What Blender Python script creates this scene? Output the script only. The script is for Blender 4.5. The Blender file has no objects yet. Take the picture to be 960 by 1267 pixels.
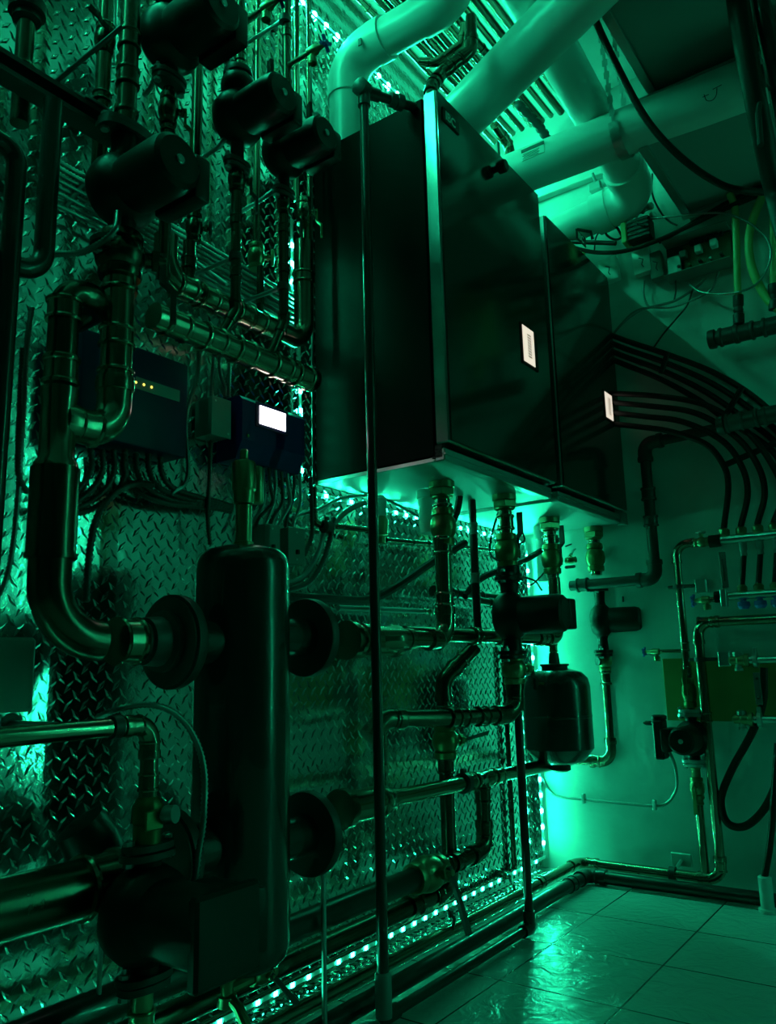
import bpy, bmesh, math, random
import numpy as np
from mathutils import Vector, Matrix
random.seed(7)
SC = bpy.context.scene
COL = SC.collection
V = Vector
# ------------------------------------------------------------------ camera (solved from the vanishing lines of the room)
F = 989.0
UP = V((-130, -5133, 989)).normalized()
YD = V((728, 172, 989)); YD = (YD - UP * YD.dot(UP)).normalized()
XD = -(UP.cross(YD))
if XD[0] < 0: XD = -XD
CAM = V((1.44, -2.96, .765))
R_ = V((XD[0], YD[0], UP[0])); D_ = V((XD[1], YD[1], UP[1])); FW = V((XD[2], YD[2], UP[2]))
cd = bpy.data.cameras.new('camera'); cam = bpy.data.objects.new('camera', cd); COL.objects.link(cam)
cd.sensor_fit = 'VERTICAL'; cd.sensor_height = 36; cd.lens = F / 1267 * 36; cd.clip_start = .01
m = Matrix.Identity(4)
for i in range(3):
    m[i][0] = R_[i]; m[i][1] = -D_[i]; m[i][2] = -FW[i]; m[i][3] = CAM[i]
cam.matrix_world = m
SC.camera = cam

def ray(u, v):
    return R_ * (u - 480) + D_ * (v - 633.5) + FW * F
def at(u, v, x=None, y=None, z=None):
    """a measured point of the photograph on one plane of the room"""
    r = ray(u, v)
    s = (x - CAM.x) / r.x if x is not None else (y - CAM.y) / r.y if y is not None else (z - CAM.z) / r.z
    return CAM + r * s
def vz(p, v):     # same x, y; height from a row
    r = R_ * 0; q = p - CAM
    a = D_ * F - FW * (v - 633.5)
    return V((p.x, p.y, CAM.z - (q.x * a.x + q.y * a.y) / a.z))
def hy(p, u):
    q = p - CAM; a = R_ * F - FW * (u - 480)
    return V((p.x, CAM.y - (q.x * a.x + q.z * a.z) / a.y, p.z))
def hx(p, u):
    q = p - CAM; a = R_ * F - FW * (u - 480)
    return V((CAM.x - (q.y * a.y + q.z * a.z) / a.x, p.y, p.z))
def px(p, w):     # a width of w pixels at p, in metres
    return w * (p - CAM).dot(FW) / F

# ------------------------------------------------------------------ materials
def mat(name, col, rough=.5, metal=0., spec=.5, bump=None, var=0., aniso=0., coat=0., emit=None, estr=0., rvar=0.):
    m = bpy.data.materials.new(name); m.use_nodes = True
    nt = m.node_tree; b = nt.nodes['Principled BSDF']
    b.inputs['Base Color'].default_value = (*col, 1); b.inputs['Roughness'].default_value = rough
    b.inputs['Metallic'].default_value = metal; b.inputs['Specular IOR Level'].default_value = spec
    b.inputs['Coat Weight'].default_value = coat
    if emit: b.inputs['Emission Color'].default_value = (*emit, 1); b.inputs['Emission Strength'].default_value = estr
    tc = nt.nodes.new('ShaderNodeNewGeometry')
    if var or rvar:
        n = nt.nodes.new('ShaderNodeTexNoise'); n.inputs['Scale'].default_value = 9; n.inputs['Detail'].default_value = 5
        nt.links.new(tc.outputs['Position'], n.inputs['Vector'])
        if var:
            mx = nt.nodes.new('ShaderNodeMix'); mx.data_type = 'RGBA'
            mx.inputs[6].default_value = (*[c * (1 - var) for c in col], 1); mx.inputs[7].default_value = (*[min(1, c * (1 + var)) for c in col], 1)
            nt.links.new(n.outputs['Fac'], mx.inputs[0]); nt.links.new(mx.outputs[2], b.inputs['Base Color'])
        if rvar:
            mr = nt.nodes.new('ShaderNodeMapRange'); mr.inputs[3].default_value = rough - rvar; mr.inputs[4].default_value = rough + rvar
            nt.links.new(n.outputs['Fac'], mr.inputs[0]); nt.links.new(mr.outputs[0], b.inputs['Roughness'])
    if bump:
        sc, st = bump
        n2 = nt.nodes.new('ShaderNodeTexNoise'); n2.inputs['Scale'].default_value = sc; n2.inputs['Detail'].default_value = 4
        nt.links.new(tc.outputs['Position'], n2.inputs['Vector'])
        bp = nt.nodes.new('ShaderNodeBump'); bp.inputs['Strength'].default_value = st; bp.inputs['Distance'].default_value = .01
        nt.links.new(n2.outputs['Fac'], bp.inputs['Height']); nt.links.new(bp.outputs[0], b.inputs['Normal'])
    return m
K = dict(
 copper=mat('copper', (.42, .29, .22), .19, 1, rvar=.1),
 copperd=mat('aged_copper', (.15, .11, .085), .24, 1, rvar=.1),
 brass=mat('brass', (.40, .33, .19), .33, 1),
 steel=mat('galvanised_steel', (.55, .55, .55), .38, 1, rvar=.1),
 galv=mat('galvanised_sheet', (.62, .62, .62), .5, 1, rvar=.12),
 armour=mat('armoured_cable_metal', (.34, .34, .34), .3, 1),
 bright=mat('stainless', (.7, .7, .7), .22, 1),
 black=mat('black_plastic', (.008, .008, .008), .40, spec=.3),
 rubber=mat('black_rubber', (.010, .010, .010), .5, spec=.3),
 blackpipe=mat('black_pipe', (.016, .016, .016), .3, coat=.3),
 iron=mat('dark_iron', (.05, .05, .05), .45, .3),
 tankpaint=mat('dark_tank_paint', (.016, .018, .018), .25, coat=.4),
 boilerblack=mat('boiler_black_paint', (.0025, .0025, .0025), .5, spec=.035, rvar=.05),
 doorblack=mat('boiler_door_gloss', (.02, .02, .02), .12, spec=.9),
 pvc=mat('white_pvc', (.72, .72, .70), .32, var=.06),
 greypipe=mat('grey_cpvc', (.25, .25, .25), .35),
 cream=mat('cream_plastic', (.8, .8, .76), .45),
 greybox=mat('grey_box', (.20, .21, .20), .45, .2),
 navy=mat('navy_plastic', (.003, .010, .11), .4, spec=.3),
 navyd=mat('navy_case', (.003, .008, .055), .45, spec=.3),
 blue=mat('blue_cap', (.03, .12, .45), .45),
 hose=mat('yellow_hose', (.5, .55, .2), .4),
 ply=mat('plywood', (.30, .20, .05), .6, var=.25),
 valvegreen=mat('green_brass', (.20, .20, .09), .36, .85),
 duct=mat('duct_sheet', (.30, .31, .31), .5, .2),
 concrete=mat('concrete', (.60, .60, .58), .7, bump=(12, .45), var=.16),
 darkwall=mat('low_bounce_wall', (.05, .05, .05), .8),  # unseen right and front walls, darkened to cut bounced fill light
 ceilingm=mat('ceiling_concrete', (.62, .62, .60), .8, bump=(9, .8), var=.2),
 paper=mat('paper_label', (.75, .75, .72), .6),
 ink=mat('ink', (.02, .02, .02), .6),
 dgrey=mat('dark_grey', (.05, .05, .05), .5),
 screen=mat('lit_screen', (.8, .8, .8), .4, emit=(1, .97, 1), estr=6),
 warm=mat('lit_panel', (.8, .7, .6), .4, emit=(1, .84, .70), estr=.85),
 yled=mat('yellow_led', (.8, .7, .1), .4, emit=(1, .8, .12), estr=2.2),
 tape=mat('led_tape', (.75, .75, .75), .5),
 pcb=mat('circuit_board', (.05, .12, .06), .5),
)
def plate_mat():
    m = bpy.data.materials.new('aluminium_tread_plate'); m.use_nodes = True; nt = m.node_tree; b = nt.nodes['Principled BSDF']
    b.inputs['Base Color'].default_value = (.78, .78, .78, 1); b.inputs['Metallic'].default_value = 1; b.inputs['Roughness'].default_value = .2
    g = nt.nodes.new('ShaderNodeNewGeometry')
    n = nt.nodes.new('ShaderNodeTexNoise'); n.inputs['Scale'].default_value = 45; n.inputs['Detail'].default_value = 2
    nt.links.new(g.outputs['Position'], n.inputs['Vector'])
    bp = nt.nodes.new('ShaderNodeBump'); bp.inputs['Strength'].default_value = .12; bp.inputs['Distance'].default_value = .004
    nt.links.new(n.outputs['Fac'], bp.inputs['Height']); nt.links.new(bp.outputs[0], b.inputs['Normal'])
    mr = nt.nodes.new('ShaderNodeMapRange'); mr.inputs[3].default_value = .07; mr.inputs[4].default_value = .20
    n3 = nt.nodes.new('ShaderNodeTexNoise'); n3.inputs['Scale'].default_value = 4
    nt.links.new(g.outputs['Position'], n3.inputs['Vector']); nt.links.new(n3.outputs['Fac'], mr.inputs[0]); nt.links.new(mr.outputs[0], b.inputs['Roughness'])
    return m
K['plate'] = plate_mat()
def brushed():
    m = bpy.data.materials.new('brushed_stainless'); m.use_nodes = True; nt = m.node_tree; b = nt.nodes['Principled BSDF']
    b.inputs['Base Color'].default_value = (.78, .78, .78, 1); b.inputs['Metallic'].default_value = 1; b.inputs['Roughness'].default_value = .22
    g = nt.nodes.new('ShaderNodeNewGeometry'); mp = nt.nodes.new('ShaderNodeMapping'); mp.inputs['Scale'].default_value = (60, 60, 1.2)
    n = nt.nodes.new('ShaderNodeTexNoise'); n.inputs['Scale'].default_value = 6
    nt.links.new(g.outputs['Position'], mp.inputs['Vector']); nt.links.new(mp.outputs[0], n.inputs['Vector'])
    bp = nt.nodes.new('ShaderNodeBump'); bp.inputs['Strength'].default_value = .05; bp.inputs['Distance'].default_value = .003
    nt.links.new(n.outputs['Fac'], bp.inputs['Height']); nt.links.new(bp.outputs[0], b.inputs['Normal'])
    return m
K['brushed'] = brushed()
def tile_mat(x0, y0, s):
    m = bpy.data.materials.new('slate_look_tile'); m.use_nodes = True; nt = m.node_tree; b = nt.nodes['Principled BSDF']
    g = nt.nodes.new('ShaderNodeNewGeometry'); mp = nt.nodes.new('ShaderNodeMapping'); mp.inputs['Location'].default_value = (-x0, -y0, 0)
    nt.links.new(g.outputs['Position'], mp.inputs['Vector'])
    br = nt.nodes.new('ShaderNodeTexBrick'); br.offset = 0; br.squash = 1
    br.inputs['Scale'].default_value = 1; br.inputs['Brick Width'].default_value = s; br.inputs['Row Height'].default_value = s
    br.inputs['Mortar Size'].default_value = .0028; br.inputs['Mortar Smooth'].default_value = .2
    br.inputs['Color1'].default_value = (.58, .58, .56, 1); br.inputs['Color2'].default_value = (.53, .53, .51, 1); br.inputs['Mortar'].default_value = (.05, .05, .05, 1)
    nt.links.new(mp.outputs[0], br.inputs['Vector']); nt.links.new(br.outputs['Color'], b.inputs['Base Color'])
    n = nt.nodes.new('ShaderNodeTexNoise'); n.inputs['Scale'].default_value = 13; n.inputs['Detail'].default_value = 7; n.inputs['Distortion'].default_value = 2.2
    nt.links.new(g.outputs['Position'], n.inputs['Vector'])
    mm = nt.nodes.new('ShaderNodeMath'); mm.operation = 'MULTIPLY_ADD'; mm.inputs[1].default_value = -1.2
    nt.links.new(br.outputs['Fac'], mm.inputs[0]); nt.links.new(n.outputs['Fac'], mm.inputs[2])
    bp = nt.nodes.new('ShaderNodeBump'); bp.inputs['Strength'].default_value = .8; bp.inputs['Distance'].default_value = .007
    nt.links.new(mm.outputs[0], bp.inputs['Height']); nt.links.new(bp.outputs[0], b.inputs['Normal'])
    b.inputs['Roughness'].default_value = .2
    return m

# ------------------------------------------------------------------ mesh building
class MB:
    def __init__(s): s.v = []; s.f = []
    def add(s, vs, fs):
        o = len(s.v); s.v += [tuple(p) for p in vs]; s.f += [tuple(i + o for i in f) for f in fs]; return s
    def box(s, c, size, bev=.002, rot=None, seg=1):
        bm = bmesh.new(); bmesh.ops.create_cube(bm, size=1)
        for v_ in bm.verts: v_.co = V((v_.co.x * size[0], v_.co.y * size[1], v_.co.z * size[2]))
        if bev > 0: bmesh.ops.bevel(bm, geom=bm.edges[:], offset=min(bev, min(size) * .45), segments=seg, affect='EDGES', profile=.5)
        bm.verts.index_update()
        M_ = rot if rot else Matrix.Identity(3)
        s.add([M_ @ v_.co + V(c) for v_ in bm.verts], [[q.index for q in f.verts] for f in bm.faces]); bm.free(); return s
    def tube(s, pts, r, seg=14, caps=True, rs=None):
        pts = [V(p) for p in pts]; n = len(pts)
        rs = rs or [r] * n
        t = [(pts[min(i + 1, n - 1)] - pts[max(i - 1, 0)]).normalized() for i in range(n)]
        a = V((0, 0, 1)) if abs(t[0].z) < .9 else V((1, 0, 0))
        nrm = (a - t[0] * a.dot(t[0])).normalized()
        vs = []; fs = []
        for i in range(n):
            nrm = (nrm - t[i] * nrm.dot(t[i])).normalized(); bn = t[i].cross(nrm)
            for k in range(seg):
                an = 2 * math.pi * k / seg
                vs.append(pts[i] + (nrm * math.cos(an) + bn * math.sin(an)) * rs[i])
        for i in range(n - 1):
            for k in range(seg):
                k2 = (k + 1) % seg
                fs.append((i * seg + k, i * seg + k2, (i + 1) * seg + k2, (i + 1) * seg + k))
        if caps:
            fs.append(tuple(range(seg))[::-1]); fs.append(tuple((n - 1) * seg + k for k in range(seg)))
        return s.add(vs, fs)
    def lathe(s, prof, o, ax, seg=24):
        o = V(o); ax = V(ax).normalized()
        pts = [o + ax * h for r, h in prof]
        a = V((0, 0, 1)) if abs(ax.z) < .9 else V((1, 0, 0))
        n = (a - ax * a.dot(ax)).normalized(); b = ax.cross(n)
        vs = []; fs = []
        for (r, h), p in zip(prof, pts):
            for k in range(seg):
                an = 2 * math.pi * k / seg; vs.append(p + (n * math.cos(an) + b * math.sin(an)) * max(r, 1e-5))
        for i in range(len(prof) - 1):
            for k in range(seg):
                k2 = (k + 1) % seg; fs.append((i * seg + k, i * seg + k2, (i + 1) * seg + k2, (i + 1) * seg + k))
        fs.append(tuple(range(seg))[::-1]); fs.append(tuple((len(prof) - 1) * seg + k for k in range(seg)))
        return s.add(vs, fs)
    def prism(s, poly, o, ux, uy, dep):     # polygon in (ux, uy) extruded along dep
        n = len(poly); o = V(o)
        a = [o + V(ux) * p[0] + V(uy) * p[1] for p in poly]; b = [p + V(dep) for p in a]
        return s.add(a + b, [tuple(range(n))[::-1], tuple(range(n, 2 * n))] + [(i, (i + 1) % n, n + (i + 1) % n, n + i) for i in range(n)])

def link(name, mb, m, parent=None, loc=None, ang=35):
    me = bpy.data.meshes.new(name)
    o0 = V(parent['_o']) if parent is not None else V(loc) if loc is not None else None
    vs = [V(p) for p in mb.v]
    if o0 is None:
        o0 = V((sum(p.x for p in vs) / len(vs), sum(p.y for p in vs) / len(vs), min(p.z for p in vs)))
    me.from_pydata([tuple(p - o0) for p in vs], [], mb.f)
    me.materials.append(K[m] if isinstance(m, str) else m)
    bm = bmesh.new(); bm.from_mesh(me); bmesh.ops.recalc_face_normals(bm, faces=bm.faces); bm.to_mesh(me); bm.free()
    me.polygons.foreach_set('use_smooth', [True] * len(me.polygons))
    me.set_sharp_from_angle(angle=math.radians(ang))
    o = bpy.data.objects.new(name, me); COL.objects.link(o)
    if parent is not None:
        o.parent = parent
        if '_w' in parent: pass
    else:
        o.location = o0
    o['_o'] = tuple(o0)
    return o
def tag(o, label, cat, group=None):
    o['label'] = label; o['category'] = cat
    if group: o['group'] = group
    return o
def struct(name, mb, m, **k):
    o = link(name, mb, m, **k); o['kind'] = 'structure'; return o
def thing(name, label, cat, loc, group=None):
    o = bpy.data.objects.new(name, None); COL.objects.link(o); o.location = V(loc); o.empty_display_size = .05
    o['_o'] = tuple(V(loc)); return tag(o, label, cat, group)
def part(name, mb, m, parent, label=None, ang=35):
    o = link(name, mb, m, parent, ang=ang)
    if label: o['label'] = label
    return o

# ------------------------------------------------------------------ pipes, cables, fittings
def fillet(pts, rad, n=8):
    pts = [V(p) for p in pts]; out = [pts[0]]; arcs = []
    for i in range(1, len(pts) - 1):
        a, b, c = pts[i - 1], pts[i], pts[i + 1]
        d1 = (a - b); d2 = (c - b); l1, l2 = d1.length, d2.length; d1.normalize(); d2.normalize()
        th = d1.angle(d2); 
        if th > 3.0: out.append(b); continue
        t = min(rad / math.tan(th / 2), l1 * .48 if i > 1 else l1 * .95, l2 * .48 if i < len(pts) - 2 else l2 * .95); rr = t * math.tan(th / 2)
        p1, p2 = b + d1 * t, b + d2 * t
        ctr = b + (d1 + d2).normalized() * (rr / math.sin(th / 2))
        e1 = (p1 - ctr).normalized(); e2 = (p2 - ctr).normalized(); om = e1.angle(e2)
        arc = [ctr + (e1 * math.sin((1 - k / n) * om) + e2 * math.sin(k / n * om)) / math.sin(om) * rr for k in range(n + 1)]
        out += arc; arcs.append((arc, d1, d2))
    out.append(pts[-1]); return out, arcs
def spline(pts, n=8):
    pts = [V(p) for p in pts]; q = [pts[0] * 2 - pts[1]] + pts + [pts[-1] * 2 - pts[-2]]; out = []
    for i in range(1, len(q) - 2):
        for k in range(n):
            t = k / n; a, b, c, d = q[i - 1], q[i], q[i + 1], q[i + 2]
            out.append(.5 * ((2 * b) + (c - a) * t + (2 * a - 5 * b + 4 * c - d) * t * t + (3 * b - a - 3 * c + d) * t ** 3))
    out.append(pts[-1]); return out
def resample(pts, step):
    out = [pts[0]]; acc = 0
    for a, b in zip(pts, pts[1:]):
        L = (b - a).length
        if L < 1e-9: continue
        t = step - acc
        while t <= L: out.append(a + (b - a) * (t / L)); t += step
        acc = (acc + L) % step if False else L - (t - step)
    return out
def coup_prof(r, L, k=1.14):
    return [(r * 1.0, -L / 2), (r * k * 1.06, -L / 2), (r * k * 1.10, -L * .42), (r * k * 1.06, -L * .34), (r * k * .97, -L * .30), (r * k * .97, L * .30), (r * k * 1.06, L * .34), (r * k * 1.10, L * .42), (r * k * 1.06, L / 2), (r * 1.0, L / 2)]
def coupling(parent, p, d, r, L=None, m='copper', name='coupling', k=1.14, label=None):
    return part(name, MB().lathe(coup_prof(r, L or r * 3.2, k), p, d, 20), m, parent, label)
def pipe(name, label, cat, pts, r, m='copper', rad=None, elbows=True, coups=(), em=None, group=None, seg=16, k=1.14, ename='elbow'):
    """pts: corner points; coups: (segment index, fraction along it[, length in radii])"""
    pts = [V(p) for p in pts]
    line, arcs = fillet(pts, rad or r * 2.6)
    if not (elbows and arcs) and not coups:
        return tag(link(name, MB().tube(line, r, seg), m), label, cat, group)
    t = thing(name, label, cat, min(pts, key=lambda p: p.z), group)
    part('run', MB().tube(line, r, seg), m, t)
    em = em or m
    if elbows:
        for arc, d1, d2 in arcs:
            e = [arc[0] + d1 * r * 1.3] + arc + [arc[-1] + d2 * r * 1.3]
            mb = MB().tube(e, r * k, seg)
            mb.lathe([(r, -r * .5), (r * k * 1.1, -r * .45), (r * k * 1.13, 0), (r * k * 1.1, r * .45), (r, r * .5)], e[0], d1, 18)
            mb.lathe([(r, -r * .5), (r * k * 1.1, -r * .45), (r * k * 1.13, 0), (r * k * 1.1, r * .45), (r, r * .5)], e[-1], d2, 18)
            part(ename, mb, em, t)
    for c in coups:
        a, b = pts[c[0]], pts[c[0] + 1]
        coupling(t, a.lerp(b, c[1]), b - a, r, r * (c[2] if len(c) > 2 else 3.2), em, k=k)
    return t
def cable(name, label, cat, pts, r, m='rubber', n=8, group=None, seg=8):
    return tag(link(name, MB().tube(spline(pts, n), r, seg), m), label, cat, group)
def flex_mb(pts, r, n=8, pitch=None, seg=8):
    p = resample(spline(pts, n), max(pitch or 0, r * 1.15) / 2)
    return MB().tube(p, r, seg, rs=[r if i % 2 else r * .66 for i in range(len(p))])
def flex(name, label, cat, pts, r, m='steel', n=8, group=None, pitch=None):
    return tag(link(name, flex_mb(pts, r, n, pitch), 'armour' if m == 'steel' else m, ang=80), label, cat, group)
def basis(d, side):
    d = V(d).normalized(); s = (V(side) - d * V(side).dot(d)).normalized(); return d, s, d.cross(s)
def hexnut(mb, p, d, r, h):
    mb.lathe([(r * .9, -h / 2), (r, -h * .4), (r, h * .4), (r * .9, h / 2)], p, d, 6); return mb

def ball_valve(label, p, d, r, L, stem, lev, m='brass', levm='black', group=None, name='ball_valve', levlen=None, bent=True, handle='lever'):
    """p centre, d pipe direction, r pipe radius, stem direction, lev lever direction"""
    d, s, _ = basis(d, stem); p = V(p); lev = V(lev).normalized(); 
    t = thing(name, label, 'valve', p - d * L / 2, group)
    mb = MB().lathe([(r, -L / 2), (r * 1.35, -L / 2), (r * 1.45, -L * .45), (r * 1.45, -L * .32), (r * 1.25, -L * .30), (r * 1.6, -L * .18), (r * 1.72, 0), (r * 1.6, L * .18), (r * 1.25, L * .30), (r * 1.45, L * .32), (r * 1.45, L * .45), (r * 1.35, L / 2), (r, L / 2)], p, d, 20)
    part('body', mb, m, t)
    h = r * 2.4
    part('stem', hexnut(MB().lathe([(r * .55, 0), (r * .55, h), (r * .3, h * 1.25)], p, s, 12), p + s * h * .95, s, r * .8, r * .5), m, t)
    LL = levlen or r * 6
    if handle == 'lever':
        q = p + s * h * 1.15; w = lev.cross(s).normalized()
        pl = [(-.12, 0), (.35, 0), (.5, .22), (1, .22)] if bent else [(-.1, 0), (.4, 0), (.7, 0), (1, 0)]
        pts = [q + lev * (a * LL) + s * (b * LL * .8) for a, b in pl]
        mb = MB(); wid = min(r * .5, .0085); th = r * .2
        for i, pp in enumerate(pts):
            pass
        vs = []; fs = []
        for i, pp in enumerate(pts):
            ww = wid * (.8 if i < 2 else 1.0)
            vs += [pp + w * ww + s * th, pp - w * ww + s * th, pp - w * ww - s * th, pp + w * ww - s * th]
        for i in range(len(pts) - 1):
            for k_ in range(4):
                fs.append((i * 4 + k_, i * 4 + (k_ + 1) % 4, (i + 1) * 4 + (k_ + 1) % 4, (i + 1) * 4 + k_))
        fs += [(0, 1, 2, 3), tuple(4 * (len(pts) - 1) + k_ for k_ in range(4))]
        part('lever', mb.add(vs, fs), levm, t)
    else:
        q = p + s * h * 1.3
        part('handle', MB().lathe([(r * .5, -r * .3), (r * 1.5, -r * .3), (r * 1.7, 0), (r * 1.5, r * .35), (r * .4, r * .5)], q, s, 10), levm, t)
    return t
def oval_flange(mb, p, d, side, a, b, th):
    d, s, w = basis(d, side); poly = [(a * math.copysign(abs(math.cos(q)) ** .9, math.cos(q)), b * math.copysign(abs(math.sin(q)) ** .7, math.sin(q))) for q in [2 * math.pi * k / 24 for k in range(24)]]
    return mb.prism(poly, V(p) - d * th / 2, s, w, d * th)
def pump(label, p, d, motor, r, H=.17, S=1., box='side', m='black', group=None, flm='iron', facing=None, boxdir=None, screw=True):
    """circulator: p centre on the pipe axis, d pipe direction, motor axis, r pipe radius, H flange to flange, S size"""
    p = V(p); d, mo, w = basis(d, motor)
    t = thing('circulator_pump', label, 'pump', p - d * H / 2, group)
    mb = MB().lathe([(.02 * S, -.035 * S), (.05 * S, -.034 * S), (.062 * S, -.02 * S), (.066 * S, 0), (.062 * S, .02 * S), (.052 * S, .03 * S), (.045 * S, .04 * S)], p, mo, 28)
    mb.lathe([(r * 1.35, -H / 2 + .008), (r * 1.25, -H * .3), (r * 1.6, -.03 * S), (r * 1.6, .03 * S), (r * 1.25, H * .3), (r * 1.35, H / 2 - .008)], p, d, 20)
    part('volute', mb, m, t)
    e = .15 * S
    part('motor', MB().lathe([(.040 * S, .03 * S), (.049 * S, .034 * S), (.050 * S, .05 * S), (.0505 * S, e * .86), (.047 * S, e * .96), (.040 * S, e), (.01 * S, e)], p, mo, 32), m, t)
    if screw: part('vent_plug', MB().lathe([(.004 * S, e - .002), (.0085 * S, e), (.0085 * S, e + .003 * S), (.006 * S, e + .005 * S)], p, mo, 14), 'steel', t)
    for sg in (-1, 1):
        q = p + d * (H / 2 * sg)
        f = part('flange', oval_flange(MB(), q - d * sg * .004, d, w, r * 2.9, r * 1.75, .010), flm, t)
        oval_flange(fm := MB(), q + d * sg * .009, d, w, r * 2.7, r * 1.6, .010)
        part('pipe_flange', fm, flm, t)
        for k_ in (-1, 1):
            bq = q + w * (r * 2.25 * k_)
            b = hexnut(MB().lathe([(.004, -.016), (.004, .024)], bq, d, 8), bq + d * sg * .018, d, .0085, .007); hexnut(b, bq - d * sg * .013, d, .0085, .007)
            part('bolt', b, 'steel', t)
    bd = V(boxdir).normalized() if boxdir else w
    rot = Matrix((mo, bd, mo.cross(bd))).transposed()
    part('terminal_box', MB().box(p + mo * e * .58 + bd * .058 * S, (e * .72, .034 * S, .082 * S), .006, rot, 2), m, t)
    return t
def clamp(label, p, d, r, back, m='iron', group=None, L=.05):
    d, s, w = basis(d, back)
    t = thing('pipe_clamp', label, 'clamp', p, group)
    part('ring', MB().lathe([(r, -.008), (r * 1.25, -.008), (r * 1.25, .008), (r, .008)], p, d, 18), m, t)
    part('rod', MB().tube([V(p) + s * r, V(p) + s * L], .005, 8), 'steel', t)
    part('plate', MB().lathe([(.018, 0), (.018, .004)], V(p) + s * (L - .004), s, 14), m, t)
    return t
X, Y, Z = V((1, 0, 0)), V((0, 1, 0)), V((0, 0, 1))
H_CEIL = 3.08
# ------------------------------------------------------------------ room shell
t0 = at(735, 1132, z=0)
K['tile'] = tile_mat(t0.x, t0.y, .305)
struct('floor', MB().box((1.65, -2.1, -.05), (3.6, 4.6, .1), 0), 'tile')
struct('ceiling', MB().box((1.65, -2.1, H_CEIL + .05), (3.6, 4.6, .1), 0), 'ceilingm')
struct('wall_back', MB().box((1.65, .05, 1.53), (3.6, .1, 3.14), 0), 'concrete')
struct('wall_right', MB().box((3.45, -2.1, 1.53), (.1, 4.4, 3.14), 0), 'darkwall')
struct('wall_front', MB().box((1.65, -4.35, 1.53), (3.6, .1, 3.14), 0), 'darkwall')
struct('trim_1', MB().box((1.70, -.018, 2.90), (3.39, .036, .36), .003), 'ceilingm')
def lozenges():
    a = .036; mb = MB(); mb.box((-.05, -2.1, 1.53), (.1, 4.5, 3.14), 0)
    L, W, Hh = .0170, .0056, .0031
    ny = int(3.4 / a); nz = int(2.86 / a)
    j, i = np.meshgrid(np.arange(nz), np.arange(ny), indexing='ij')
    cs = []
    for par in (0, 1):
        y = -.02 - (i.ravel() + .5 * par) * a; z = .02 + (j.ravel() + .5 * par) * a
        cs.append((y, z, 1 if par == 0 else -1))
    vs = []; fs = []
    c = math.cos(math.radians(52)); s_ = math.sin(math.radians(52))
    for y, z, sg in cs:
        for yy, zz in zip(y, z):
            if zz > 2.87 or yy < -3.4: continue
            o = len(mb.v) + len(vs)
            d = (c * sg, s_); n = (-d[1], d[0])
            P = lambda l, w, h: (h, yy + d[0] * l + n[0] * w, zz + d[1] * l + n[1] * w)
            vs += [P(-L, 0, -.0003), P(0, -W, -.0003), P(L, 0, -.0003), P(0, W, -.0003), P(-L * .55, 0, Hh), P(L * .55, 0, Hh), P(0, -W * .35, Hh), P(0, W * .35, Hh)]
            fs += [(o, o + 1, o + 6, o + 4), (o + 1, o + 2, o + 5, o + 6), (o + 2, o + 3, o + 7, o + 5), (o + 3, o, o + 4, o + 7), (o + 4, o + 6, o + 5, o + 7)]
    mb.v += vs; mb.f += fs
    return mb
struct('wall_left', lozenges(), 'plate', loc=(0, -2, 0), ang=12)

def foot_plate():
    mb = MB().box((.066, -1.7, .002), (.130, 3.3, .004), 0); a = .030
    for i in range(int(3.2 / a)):
        for j in range(4):
            for par in (0, 1):
                x = .018 + (j + .5 * par) * a; y = -.08 - (i + .5 * par) * a
                if x > .122: continue
                sg = 1 if par == 0 else -1; d = (.707 * sg, .707); n = (-d[1], d[0]); L, W = .0135, .0045
                P = lambda l, w, h: (x + d[0] * l + n[0] * w, y + d[1] * l + n[1] * w, .004 + h)
                mb.add([P(-L, 0, 0), P(0, -W, 0), P(L, 0, 0), P(0, W, 0), P(-L * .5, 0, .0025), P(L * .5, 0, .0025)], [(0, 1, 4), (1, 2, 5), (1, 5, 4), (2, 3, 5), (3, 0, 4), (3, 4, 5)])
    return mb
struct('trim_2', foot_plate(), 'plate', ang=12)

# ------------------------------------------------------------------ LED strips
def strip(label, p0, p1, nrm, s=1., pitch=.057, sz=.012):
    lm = mat('green_led', (.5, .6, .5), .4, emit=(.016, 1, .47), estr=85 * s)
    p0, p1 = V(p0), V(p1); d = (p1 - p0); Ln = d.length; d.normalize(); n = V(nrm); w = d.cross(n)
    t = thing('led_strip', label, 'light strip', p0)
    rot = Matrix((d, w, n)).transposed()
    part('tape', MB().box((p0 + p1) / 2, (Ln, .010, .0016), 0, rot), 'tape', t)
    k = int(Ln / pitch); first = None
    for i in range(k):
        c = p0 + d * (pitch * (i + .5))
        if first is None:
            first = part('led', MB().box(c + n * .0022, (sz, sz * .85, .0024), 0, rot), lm, t); c0 = c
        else:
            o = first.copy(); COL.objects.link(o); o.parent = t; o.location = c - c0
    return t
S1 = at(445, 65, x=.012)
strip('green LED strip along the top of the tread plate wall at the ceiling', (.003, -3.2, 2.805), (.003, -.05, 2.805), X, 11)
strip('green LED strip along the tread plate under the two wall hung boilers', (.003, -1.345, 1.243), (.003, -.03, 1.243), X, 1.4)
strip('vertical green LED strip on the tread plate beside the near boiler', (.003, at(361, 330, x=.003).y, 1.70), (.003, at(361, 330, x=.003).y, 2.04), X, 4.6)
strip('short vertical green LED strip between the manifold end and the boiler underside', (.003, -1.362, 1.27), (.003, -1.37, 1.66), X, 2.2)
struct('trim_3', MB().box((.0135, -.027, .64), (.027, .054, 1.20), .002), 'plate')
strip('vertical green LED strip in the corner behind the dark expansion tank', (.029, -.050, .07), (.029, -.050, 1.24), V((1, -.45, 0)).normalized(), 5.2)
strip('green LED strip along the foot of the tread plate wall behind pipes', (.029, -3.0, .013), (.029, -.04, .047), X, .7)
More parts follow.
